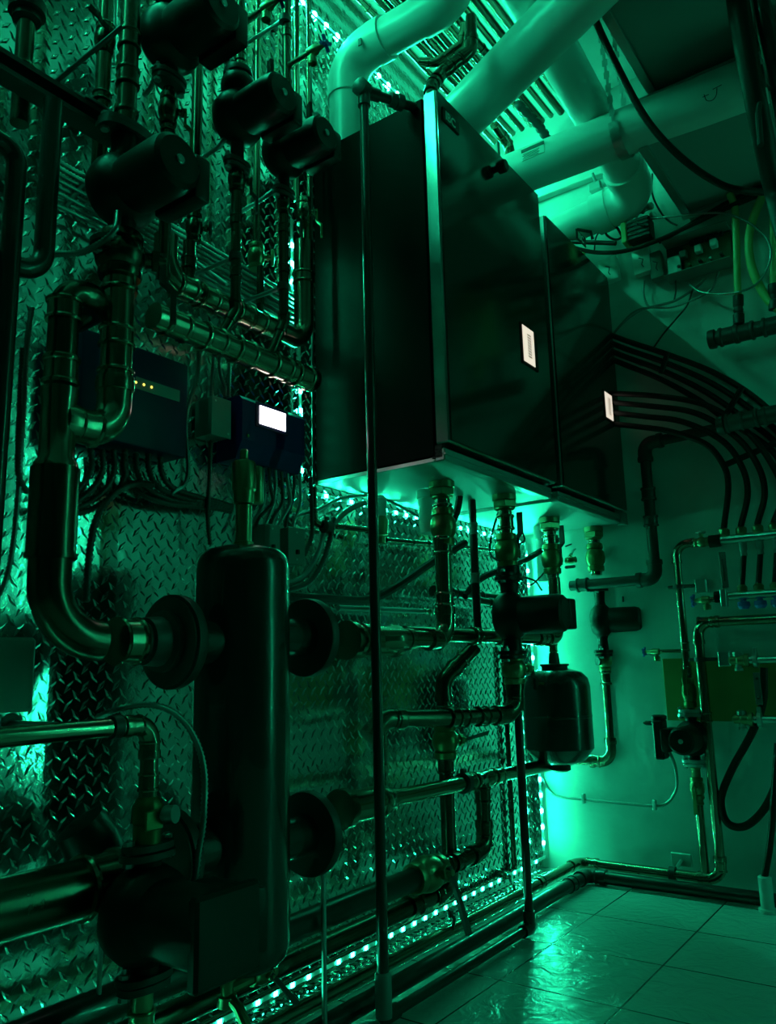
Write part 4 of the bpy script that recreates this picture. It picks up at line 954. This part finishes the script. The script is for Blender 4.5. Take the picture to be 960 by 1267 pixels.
for u_, va, vb, lab in ((913, 366, 402, 'black threaded fitting under the straight yellow green hose'), (957, 352, 384, 'black threaded fitting under the short yellow green hose')):
    a = at(u_, va, y=-.11); b = at(u_ + 1, vb, y=-.11); h_ = (a - b).length
    tag(link('hose_fitting', MB().lathe([(.012, 0), (.019, .003), (.019, h_ * .35), (.014, h_ * .4), (.017, h_ * .5), (.014, h_ * .6), (.018, h_ * .66), (.018, h_)], b, a - b, 12), 'iron'), lab, 'fitting')
# plywood backboard, supply manifolds in front
a = at(820, 815, y=-.012); b = at(960, 890, y=-.012); 
pb_ = at(822, 891, y=-.012)
tag(link('plywood_board', MB().box(V(((a.x + 1.45) / 2, -.011, (a.z + pb_.z) / 2)), (1.45 - a.x, .02, a.z - pb_.z), .001), 'ply'), 'stained plywood board fixed on the concrete wall', 'board')
for u0, v0, lab in ((913, 817, 'upper brass manifold in front of the plywood board'), (918, 890, 'lower brass manifold at the plywood lower edge')):
    a = at(u0, v0, y=-.09); t = thing('supply_manifold', lab, 'manifold', a)
    part('bar', MB().tube([a, V((1.35, -.09, a.z))], .013, 14), 'bright', t)
    part('valve_body', MB().lathe([(.006, -.03), (.014, -.024), (.014, -.004), (.018, 0), (.018, .02), (.022, .022), (.022, .034), (.014, .036)], a, X, 14), 'brass', t)
    part('handle', MB().lathe([(.012, .012), (.016, .014), (.016, .026), (.008, .03)], a, Z, 10).tube([a, a + Z * .02], .006, 8), 'steel', t)
    part('outlet', MB().lathe([(.010, -.012), (.010, -.024), (.014, -.026), (.014, -.034)], a, Z, 12), 'steel', t)
    part('clip', MB().lathe([(.013, -.006), (.025, -.006), (.025, .006), (.013, .006)], a + X * .055, X, 14).box(a + V((.055, 0, .03)), (.012, .02, .02), .002), 'steel', t)
t = thing('manifold_bracket', 'pale slotted bracket between the brass manifolds on the plywood', 'bracket', at(939, 872, y=-.10))
b0 = at(936, 832, y=-.10); b1_ = at(939, 872, y=-.10)
part('plate', MB().box((b0 + b1_) / 2, (.021, .004, b0.z - b1_.z), .001), 'bright', t)
for k_ in (.8, .2): part('hole', MB().lathe([(.004, 0), (.004, .001)], b1_.lerp(b0, k_) - Y * .0022, -Y, 10), 'ink', t)
cable('black_hose', 'black hose looping down from the plywood manifolds to the right edge', 'hose', [at(945, 826, y=-.07), at(944, 868, y=-.07), at(931, 905, y=-.07), at(904, 955, y=-.07), at(892, 990, y=-.075), at(900, 1018, y=-.08), at(922, 1022, y=-.08), at(946, 1000, y=-.08), at(965, 960, y=-.08)], .0125, 'rubber', n=10, seg=12)
flex('armoured_cable', 'pale armoured cable clipped low along the concrete wall to the pump', 'cable', [at(u, v, y=-.014 - k_) for u, v, k_ in ((827, 928, .12), (835, 948, .07), (837, 975, .02), (826, 993, 0), (810, 997, 0), (770, 994, 0), (722, 989, 0), (690, 985, 0), (677, 974, 0), (670, 958, 0), (668, 945, .02))], .0065, 'steel', pitch=.009)
for u_, v_, lab in ((722, 988, 'left saddle clip on the pale armoured cable'), (810, 996, 'right saddle clip on the pale armoured cable')):
    tag(link('saddle_clip', MB().box(at(u_, v_, y=-.016), (.012, .018, .035), .002), 'steel'), lab, 'clip')
fb = at(950, 1124, y=-.17)
t = thing('drain_stub', 'pale floor drain stub with black upright tube at the right edge', 'pipe', V((fb.x, fb.y, 0)))
part('socket', MB().lathe([(.028, 0), (.028, .01), (.020, .012), (.020, .10), (.016, .104)], V((fb.x, fb.y, 0)), Z, 18), 'pvc', t)
part('tube', MB().tube(spline([V((fb.x, fb.y, .1)), at(953, 1040, y=-.17), at(958, 975, y=-.17), at(962, 920, y=-.17)], 6), .0105, 10), 'black', t)
# ------------------------------------------------------------------ electrical things high on the concrete wall
bc = at(863, 314, y=-.045)
e1_ = (at(897, 281, y=-.05) - at(822, 306, y=-.05)); 
wd = abs(at(905, 300, y=-.05).x - at(822, 320, y=-.05).x)
t = thing('open_relay_panel', 'open relay panel with circuit board and wires on the concrete wall', 'control panel', at(863, 345, y=-.05))
za, zb_ = at(822, 303, y=-.06).z, at(826, 345, y=-.06).z
x0_, x1_ = at(822, 320, y=-.06).x, at(903, 300, y=-.06).x
zc = (za + zb_) / 2; xc = (x0_ + x1_) / 2; hz = za - zb_
part('back_plate', MB().box(V((xc, -.012, zc)), (x1_ - x0_, .02, hz), .001), 'dgrey', t)
part('side_rail', MB().box(V((xc, -.05, zb_)), (x1_ - x0_, .09, .004), .001), 'greybox', t); part('side_rail', MB().box(V((xc, -.05, za)), (x1_ - x0_, .09, .004), .001), 'greybox', t)
part('circuit_board', MB().box(V((xc + .03, -.03, zc)), ((x1_ - x0_) * .72, .004, hz * .8), 0), 'pcb', t)
part('mount_plate', MB().box(V((x0_ + .03, -.045, zc - .02)), (.05, .012, hz * .55), .002), 'steel', t)
for k_ in range(3): part('relay', MB().box(V((xc - .05 + k_ * .055, -.047, zc + .012 + .004 * k_)), (.024, .03, .028), .002), 'cream' if k_ else 'greybox', t)
for k_ in range(5): part('capacitor', MB().lathe([(.006, 0), (.006, .024), (.004, .026)], V((xc - .07 + k_ * .038, -.032, zc - .03 - .005 * (k_ % 2))), -Y, 12), ('ink', 'valvegreen', 'ink', 'steel', 'ink')[k_], t)
tb = MB()
for k_ in range(7): tb.box(V((xc - .02 + k_ * .018, -.04, zc + .052)), (.013, .018, .014), .002)
part('terminal_row', tb, 'ink', t)
def wcable(label, pts, r=.0052, m='greybox', fl=False, y=-.03):
    P = [at(p[0], p[1], y=p[2] if len(p) > 2 else y) for p in pts]
    if fl: flex('armoured_cable', label, 'cable', P, r, 'steel', pitch=.009)
    else: cable('cable', label, 'cable', P, r, m)
wcable('pale cable swooping left from the relay panel to the far boiler', [(874, 343, -.06), (862, 355), (835, 372), (805, 380), (785, 386), (768, 402), (755, 418)])
wcable('second pale cable swooping from the relay panel', [(889, 336, -.06), (880, 358), (860, 370), (830, 380), (800, 381), (780, 392), (765, 405)], fl=True)
wcable('thin dark cable crossing the wall shadow below the relay panel', [(857, 358), (850, 378), (836, 395), (820, 414), (806, 434)], .0035, 'rubber')
wcable('short armoured cable from the sensor box downwards', [(797, 347), (796, 362), (800, 376), (806, 381)], .005, fl=True)
wcable('short cable under the relay panel edge', [(836, 347), (836, 360), (834, 372)], .0035, 'dgrey')
wcable('large armoured cable loop around the straight yellow hose', [(850, 350, -.05), (870, 362, -.08), (905, 363, -.13), (935, 352, -.13), (952, 325, -.13), (951, 300, -.13), (930, 278, -.13), (895, 264, -.13), (850, 266, -.13), (800, 271, -.10)], .0048, fl=True)
def tilted_box(label, cu, cv, w, h, dep, ang, m, y=-.03, mark=None):
    c = at(cu, cv, y=y); rot = Matrix.Rotation(math.radians(ang), 3, 'Y')
    t = thing('sensor_box', label, 'box', c - Z * h / 2)
    part('cover', MB().box(c, (w, dep, h), .006, rot, 2), m, t)
    part('mark', MB().tube([c + rot @ V((-.008, -dep / 2, .015)), c + rot @ V((.008, -dep / 2 - .0005, .005)), c + rot @ V((.0, -dep / 2, -.015)), c + rot @ V((.006, -dep / 2, -.028))], .0018, 6), 'ink', t)
tilted_box('pale sensor box partly hidden by the far boiler top', 754, 335, .075, .10, .035, -4, 'cream')
tilted_box('pale sensor box with dark scribble left of the relay panel', 795, 325, .068, .10, .035, -3, 'cream', y=-.04)
tilted_box('plain shaded box between the sensor box and relay panel', 813, 330, .05, .11, .045, -3, 'greybox', y=-.03)
c = at(793, 287, y=-.09)
t = thing('transformer', 'dark transformer with wires above the sensor boxes', 'transformer', c - Z * .05)
part('body', MB().box(c, (.085, .07, .09), .006), 'ink', t)
part('terminal_plate', MB().box(c + V((-.055, -.01, .0)), (.02, .06, .085), .003), 'hose', t, 'yellow green terminal plate')
lam = MB()
for k_ in range(5): lam.box(c + V((.0, -.037, -.034 + k_ * .017)), (.083, .003, .008), 0)
part('laminations', lam, 'iron', t)
t = thing('conduit_fitting', 'cluster of steel conduit connectors above the transformer', 'fitting', at(797, 262, y=-.08))
for k_, (u_, v_) in enumerate(((788, 263), (797, 258), (806, 268), (803, 256))):
    part('connector', MB().lathe([(.008, -.02), (.012, -.018), (.012, 0), (.015, .002), (.015, .012), (.009, .016)], at(u_, v_, y=-.09), V((.6, -.3, .5 - .2 * k_)), 10), 'steel', t)
wcable('black wire curling over the transformer', [(773, 300, -.1), (762, 280, -.1), (752, 278, -.1), (750, 290, -.1), (765, 296, -.1), (785, 278, -.12), (797, 280, -.14)], .0045, 'rubber')
wcable('black wire from transformer to the low voltage bar', [(735, 312, -.1), (738, 292, -.1), (752, 275, -.08)], .003, 'rubber')
wcable('black cable sagging under the transformer', [(700, 304, -.12), (735, 312, -.12), (770, 311, -.12), (810, 299, -.12), (850, 281, -.12), (890, 262, -.12), (930, 242, -.12), (965, 226, -.12)], .0085, 'rubber')
wcable('second black cable beside the transformer feed', [(790, 306, -.1), (830, 291, -.1), (870, 268, -.1), (905, 248, -.1), (965, 222, -.1)], .0085, 'rubber')
wcable('third black cable rising to the right above the relay panel', [(815, 300, -.08), (850, 280, -.08), (880, 266, -.08), (965, 232, -.08)], .0075, 'rubber')
t = thing('gas_cock', 'small black gas cock with pipe above the far boiler', 'valve', at(738, 301, y=-.12))
a = at(703, 299, y=-.14); b = at(762, 301, y=-.14)
part('pipe', MB().tube([a, b], .009, 10), 'black', t)
part('lever', MB().tube([at(733, 296, y=-.16), at(731, 287, y=-.17), at(714, 284, y=-.18)], .006, 8), 'black', t)
t = thing('pipe_valve', 'yellow brass valve corner by the far boiler top', 'valve', at(718, 315, y=-.16))
part('body', MB().lathe([(.016, -.03), (.022, -.028), (.022, .01), (.016, .014), (.016, .03)], at(713, 316, y=-.16), V((1, 0, -.5)), 12), 'hose', t)
part('plug', MB().box(at(724, 325, y=-.15), (.03, .03, .03), .004), 'black', t)
wcable('thin cable hanging from the duct corner over the transformer', [(807, 215, -.1), (807, 240, -.1), (817, 262, -.1), (828, 274, -.1), (838, 279, -.1)], .0035, 'rubber')
# ------------------------------------------------------------------ flue pipes and ceiling
def hub(parent, p, d, r, L=.06, k=1.09, m='pvc', name='hub'):
    return part(name, MB().lathe([(r, -L / 2), (r * k, -L / 2), (r * k, L / 2), (r, L / 2)], p, d, 32), m, parent)
r1 = .056
fa = at(430, 150, y=-1.235)
zt = at(432, 78, x=fa.x).z
fb0 = V((fa.x, fa.y, 2.306)); fb1 = V((fa.x, fa.y, zt)); e_ = at(572, 18, y=fa.y); fb2 = V((e_.x, fa.y + .0, zt + .0))
# horizontal run along +x, then up
sc_ = hx(fb1, 572); fb2 = V((sc_.x, fa.y, zt)); fb3 = fb2 + V((.02, -.10, .5)); fb3.z = 3.08
t = thing('flue_pipe', 'pale plastic flue pipe bending off the near boiler top', 'flue', fb0)
ln, arcs = fillet([fb0, fb1, fb2, fb3], .10, 12)
part('run', MB().tube(ln, r1, 32), 'pvc', t)
for arc, d1, d2 in arcs:
    part('elbow', MB().tube([arc[0] + d1 * .04] + arc + [arc[-1] + d2 * .04], r1 * 1.09, 32), 'pvc', t)
hub(t, arcs[0][0][-1] + X * .035, X, r1, .045, 1.13)
part('sticker', MB().box(arcs[0][0][-1] + V((.0, -r1 * 1.10, -.03)), (.012, .004, .024), .0005), 'ink', t)
# diagonal flue from the near boiler rear
g0_ = at(578, 138, z=2.50); g1_ = at(722, -8, z=2.56); dg = (g1_ - g0_).normalized()
t = thing('flue_pipe', 'thick pale flue pipe running diagonally across the ceiling', 'flue', g0_ - dg * .2)
r2_ = .078
base = g0_ - dg * .22
ln, _ = fillet([V((base.x, base.y, 2.306)), base, g1_ + dg * .5], .06, 8)
part('run', MB().tube(ln, r2_, 36), 'pvc', t)
hub(t, base + dg * .12, dg, r2_, .08)
# flue along y
g2 = at(700, 74, z=2.66); g3 = at(772, 200, z=2.575); dy = (g3 - g2).normalized()
el = at(784, 236, z=2.66)
t = thing('flue_pipe', 'pale flue pipe passing above the cross pipe and elbowing to the wall', 'flue', el)
elb = at(790, 243, y=-.125); lft = V((.12, -.125, elb.z - .045))
ln, arcs = fillet([g2 - dy * .9, elb, lft], .09, 12)
part('run', MB().tube(ln, .066, 32), 'pvc', t)
arc, d1, d2 = arcs[0]
part('elbow', MB().tube([arc[0] + d1 * .05] + arc + [arc[-1] + d2 * .05], .074, 32), 'pvc', t)
hub(t, arc[-1] + d2 * .055, d2, .066, .06, 1.2); hub(t, arc[0] + d1 * .055, d1, .066, .05, 1.16)
# cross pipe along x
cy = -.57; cx0 = at(655, 208, y=cy); cx1 = at(912, 112, y=cy); cz = (cx0.z + cx1.z) / 2
t = thing('vent_pipe', 'thick pale vent pipe crossing along the concrete wall under the ceiling', 'pipe', V((cx1.x, cy, cz)))
part('run', MB().tube([V((.27, cy, cx0.z)), V((1.35, cy, cx1.z))], .075, 36), 'pvc', t)
lb = at(651, 208, y=cy)
part('printed_label', MB().box(V((cx0.x + .05, cy - .0745, cx0.z + .005)), (.085, .004, .045), .0005), 'paper', t)
tx = MB()
tx.box(V((cx0.x + .05, cy - .077, cx0.z + .018)), (.085, .002, .012), 0)
for k_ in range(4): tx.box(V((cx0.x + .045 - .004 * (k_ % 2), cy - .077, cx0.z + .004 - k_ * .0055)), (.06, .0015, .0016), 0)
part('label_print', tx, 'dgrey', t)
mk = at(880, 118, y=cy - .075)
part('marker_scribble', MB().tube(spline([mk + V((-.02, 0, .012)), mk + V((-.014, -.003, -.012)), mk + V((.002, -.004, -.02)), mk + V((.014, -.003, -.008)), mk + V((.018, -.002, .014))], 6), .0012, 6).tube([mk + V((-.024, -.002, .004)), mk + V((-.006, -.004, .004))], .0012, 6).tube([mk + V((.006, -.002, .016)), mk + V((.032, -.001, .02))], .0012, 6), 'ink', t)
# bulging elbow at the photo top
be_ = at(668, 14, z=2.72)
t = thing('flue_elbow', 'pale rounded flue elbow behind the diagonal flue pipe', 'flue', be_ - Z * .1)
ln, _ = fillet([be_ + V((0, -.45, .03)), be_ + V((0, .03, .0)), be_ + V((.0, .04, .2))], .07, 10)
part('bend', MB().tube(ln, .062, 30), 'pvc', t)
part('plug', MB().lathe([(.012, 0), (.012, .006), (.006, .008)], be_ + V((.03, -.03, -.055)), V((.4, -.3, -.8)), 12), 'pvc', t)
# ceiling pipes
cps = [((505, 0), (575, 85), .019, 2.80), ((530, -10), (600, 75), .017, 2.80), ((470, 0), (540, 85), .016, 2.82), ((455, 5), (530, 95), .012, 2.84), ((560, -10), (690, 150), .018, 2.79), ((618, -10), (655, 50), .019, 2.80), ((690, 115), (735, 190), .016, 2.79), ((565, 88), (612, 170), .014, 2.80), ((540, 95), (590, 160), .015, 2.80), ((650, 150), (662, 172), .013, 2.80), ((488, -5), (520, 38), .014, 2.83)]
names = ['first', 'second', 'third', 'fourth', 'fifth', 'sixth', 'seventh', 'eighth', 'ninth', 'tenth', 'eleventh']
xcs = [at((c[0][0] + c[1][0]) / 2, (c[0][1] + c[1][1]) / 2, z=2.86).x for c in cps]
order = sorted(range(len(cps)), key=lambda i: xcs[i])
last = -1
for rank, i in enumerate(order):
    (p_, q_, r_, z_) = cps[i]
    x_ = max(xcs[i], last + .042); last = x_
    y0_, y1_ = -2.4, -.30
    pipe('ceiling_pipe', f'{names[rank]} copper ceiling pipe counted from the tread plate wall', 'pipe', [V((x_, y1_, 2.88 - r_)), V((x_, y0_, 2.88 - r_))], r_ * .8, ('copper', 'copperd')[rank % 2], elbows=False, coups=[(0, .15 + .07 * (rank % 4), 3), (0, .4 + .05 * (rank % 3), 3)])
for nm_, corner_x, r_ in (('nearest', .055, .011), ('second', .105, .013), ('third', .16, .012)):
    pipe('ceiling_pipe', nm_ + ' thin pipe strapped flat on the ceiling beside the tread plate', 'pipe', [V((corner_x, -.3, 3.075 - r_)), V((corner_x, -2.4, 3.075 - r_))], r_, 'copperd', elbows=False, coups=[(0, .35, 3)])
t = thing('ceiling_hanger', 'steel channel hanger across the ceiling pipes', 'hanger', V((.3, -1.0, 2.89)))
part('channel', MB().box(V((.40, -1.02, 2.90)), (.75, .04, .03), .002), 'iron', t)
# copper offset between flue and boiler
o0 = at(556, 40, z=2.6); 
pipe('copper_pipe', 'copper offset with elbows hanging under the ceiling by the flue', 'pipe', [at(583, 20, z=2.62), at(583, 62, z=2.52), at(545, 92, z=2.44), at(533, 108, z=2.37), at(533, 122, z=2.31)], .0165, 'copperd', rad=.03, coups=[(1, .5, 2)])
pipe('copper_pipe', 'second thinner copper offset beside the flue', 'pipe', [at(574, 30, z=2.64), at(571, 55, z=2.58), at(540, 78, z=2.54), at(520, 76, z=2.56)], .012, 'copper', rad=.02, coups=[(1, .5, 3)])
pipe('copper_pipe', 'copper pipe with valve bends above the far boiler under the ceiling', 'pipe', [at(612, 155, z=2.72), at(630, 180, z=2.70), at(632, 205, z=2.6), at(632, 225, z=2.5)], .017, 'copper', rad=.03, coups=[(0, .8, 2), (2, .3, 2)])
cr = at(668, 158, z=2.78)
flex('flex_connector', 'ribbed flexible connector along the ceiling before the cross pipe', 'connector', [at(640, 128, z=2.78), cr, at(680, 178, z=2.78)], .020, 'iron', pitch=.04)
# ducts
def duct(label, x0, x1, y0, y1, z0, z1, lip):
    t = thing('air_duct', label, 'duct', V(((x0 + x1) / 2, (y0 + y1) / 2, z0)))
    part('shell', MB().box(V(((x0 + x1) / 2, (y0 + y1) / 2, (z0 + z1) / 2)), (x1 - x0, y1 - y0, z1 - z0), .004), 'duct', t)
    part('seam_flange', MB().box(V(((x0 + x1) / 2, y1 - .01, z0 - .008)), (x1 - x0 + .02, .03, .016), .002).box(V((x0 + .01, (y0 + y1) / 2, z0 - .006)), (.03, y1 - y0, .012), .002), 'steel', t)
a = at(812, 130, z=2.60); duct('wide sheet metal duct filling the upper right ceiling', at(812, 130, z=2.60).x, 2.3, -2.2, a.y + .0, 2.60, 3.075, 0)
b = at(832, 243, z=2.40); duct('lower dark duct along the concrete wall behind the vent pipe', b.x, 2.3, at(800, 180, z=2.40).y, -.06, 2.40, 2.58, 0)
tag(link('wall_beam', MB().box(V((1.6, -.035, at(840, 262, y=-.07).z)), (1.65, .06, .05), .003), 'greybox'), 'grey timber ledge below the lower dark duct on the wall', 'beam')
t = thing('pipe_strap', 'perforated steel hanger strap looped around the vent pipe', 'strap', at(768, 165, y=cy))
sx = at(769, 165, y=cy).x; szz = cx0.z + (cx1.z - cx0.z) * .55
for o_, y_ in ((0, cy - .079), (.0, cy + .079)):
    mb = MB(); n_ = 26
    for k_ in range(n_):
        zz = szz + (3.08 - szz) * (k_ + .5) / n_
        mb.box(V((sx - .03 * (k_ / n_), y_ + (.0 if o_ == 0 else 0), zz)), (.018 if k_ % 2 else .009, .0015, (3.08 - szz) / n_ * 1.02), 0)
    part('leg', mb, 'steel', t)
lp = []
for k_ in range(13):
    an = math.pi + math.pi * k_ / 12; lp.append(V((sx, cy + .079 * math.cos(an), szz + .079 * math.sin(an))))
vs = []; fs = []
for p_ in lp: vs += [p_ + X * .016, p_ - X * .016]
mb = MB().add(vs + [p + (V((0, p.y - cy, p.z - szz)).normalized() * .0015) for p in vs], [(2 * i, 2 * i + 1, 2 * i + 3, 2 * i + 2) for i in range(12)] + [(26 + 2 * i, 26 + 2 * i + 1, 26 + 2 * i + 3, 26 + 2 * i + 2) for i in range(12)])
part('loop', mb, 'steel', t)
# long hanging black cables and dark pipes near the right
cable('black_cable', 'thick black cable drooping across the upper right in front of the ducts', 'cable', [at(716, -30, z=2.72), at(738, 28, z=2.62), at(765, 85, z=2.46), at(798, 145, z=2.31), at(835, 188, z=2.20), at(880, 222, z=2.13), at(920, 236, z=2.11), at(985, 238, z=2.12)], .0105, 'rubber', n=10, seg=12)
t = thing('hanging_pipe', 'dark insulated pipe hanging down the upper right edge', 'pipe', at(945, 215, x=1.15))
h0_ = at(905, -40, x=1.15); hp = [V((h0_.x - .02, h0_.y - .1, 2.61)), h0_, at(917, 30, x=1.15), at(930, 100, x=1.15), at(944, 170, x=1.15), at(962, 250, x=1.15), at(985, 330, x=1.2), at(1010, 420, x=1.25)]
part('run', MB().tube(spline(hp, 6), px(hp[3], 13), 16), 'rubber', t)
part('clamp', MB().lathe([(.010, -.014), (.016, -.012), (.016, .012), (.010, .014)], at(935, 73, x=1.12), V((1, 0, .2)), 12), 'iron', t)
t = thing('hanging_pipe', 'second dark pipe with bracket at the very upper right', 'pipe', at(975, 190, x=1.2))
h0_ = at(934, -40, x=1.2); hp = [V((h0_.x - .02, h0_.y - .1, 2.61)), h0_, at(946, 30, x=1.2), at(958, 90, x=1.2), at(985, 230, x=1.2), at(1015, 400, x=1.25)]
part('run', MB().tube(spline(hp, 6), px(hp[2], 11), 16), 'tankpaint', t)
part('bracket', MB().box(at(950, 92, x=1.17), (.03, .05, .05), .004).tube([at(945, 90, x=1.16), at(938, 140, x=1.16), at(941, 180, x=1.16)], .008, 8), 'iron', t)
tag(link('duct_bracket', MB().prism([(0, 0), (.045, .012), (.04, -.06)], at(903, 98, y=-.62), X, Z, Y * .02), 'black'), 'black triangular bracket at the end of the vent pipe', 'bracket')
t = thing('beam_clamp', 'steel beam clamp with bolt under the ceiling above the far boiler', 'clamp', at(740, 232, y=-.04))
part('jaw', MB().box(at(738, 233, y=-.05), (.05, .05, .035), .004).box(at(752, 226, y=-.05), (.05, .03, .012), .002), 'steel', t)
part('bolt', MB().tube([at(739, 232, y=-.06), at(733, 214, y=-.09)], .006, 8), 'steel', t)
# ------------------------------------------------------------------ world and view
w_ = bpy.data.worlds.new('world'); SC.world = w_; w_.use_nodes = True
w_.node_tree.nodes['Background'].inputs[0].default_value = (0, 0, 0, 1)
SC.view_settings.view_transform = 'Standard'; SC.view_settings.look = 'None'; SC.view_settings.gamma = 1; SC.view_settings.use_curve_mapping = False
SC.view_settings.exposure = 0
SC.cycles.use_denoising = True
SC.cycles.sample_clamp_indirect = 4
SC.cycles.max_bounces = 10; SC.cycles.glossy_bounces = 5; SC.cycles.diffuse_bounces = 5
for o in bpy.data.objects:
    if '_o' in o: del o['_o']
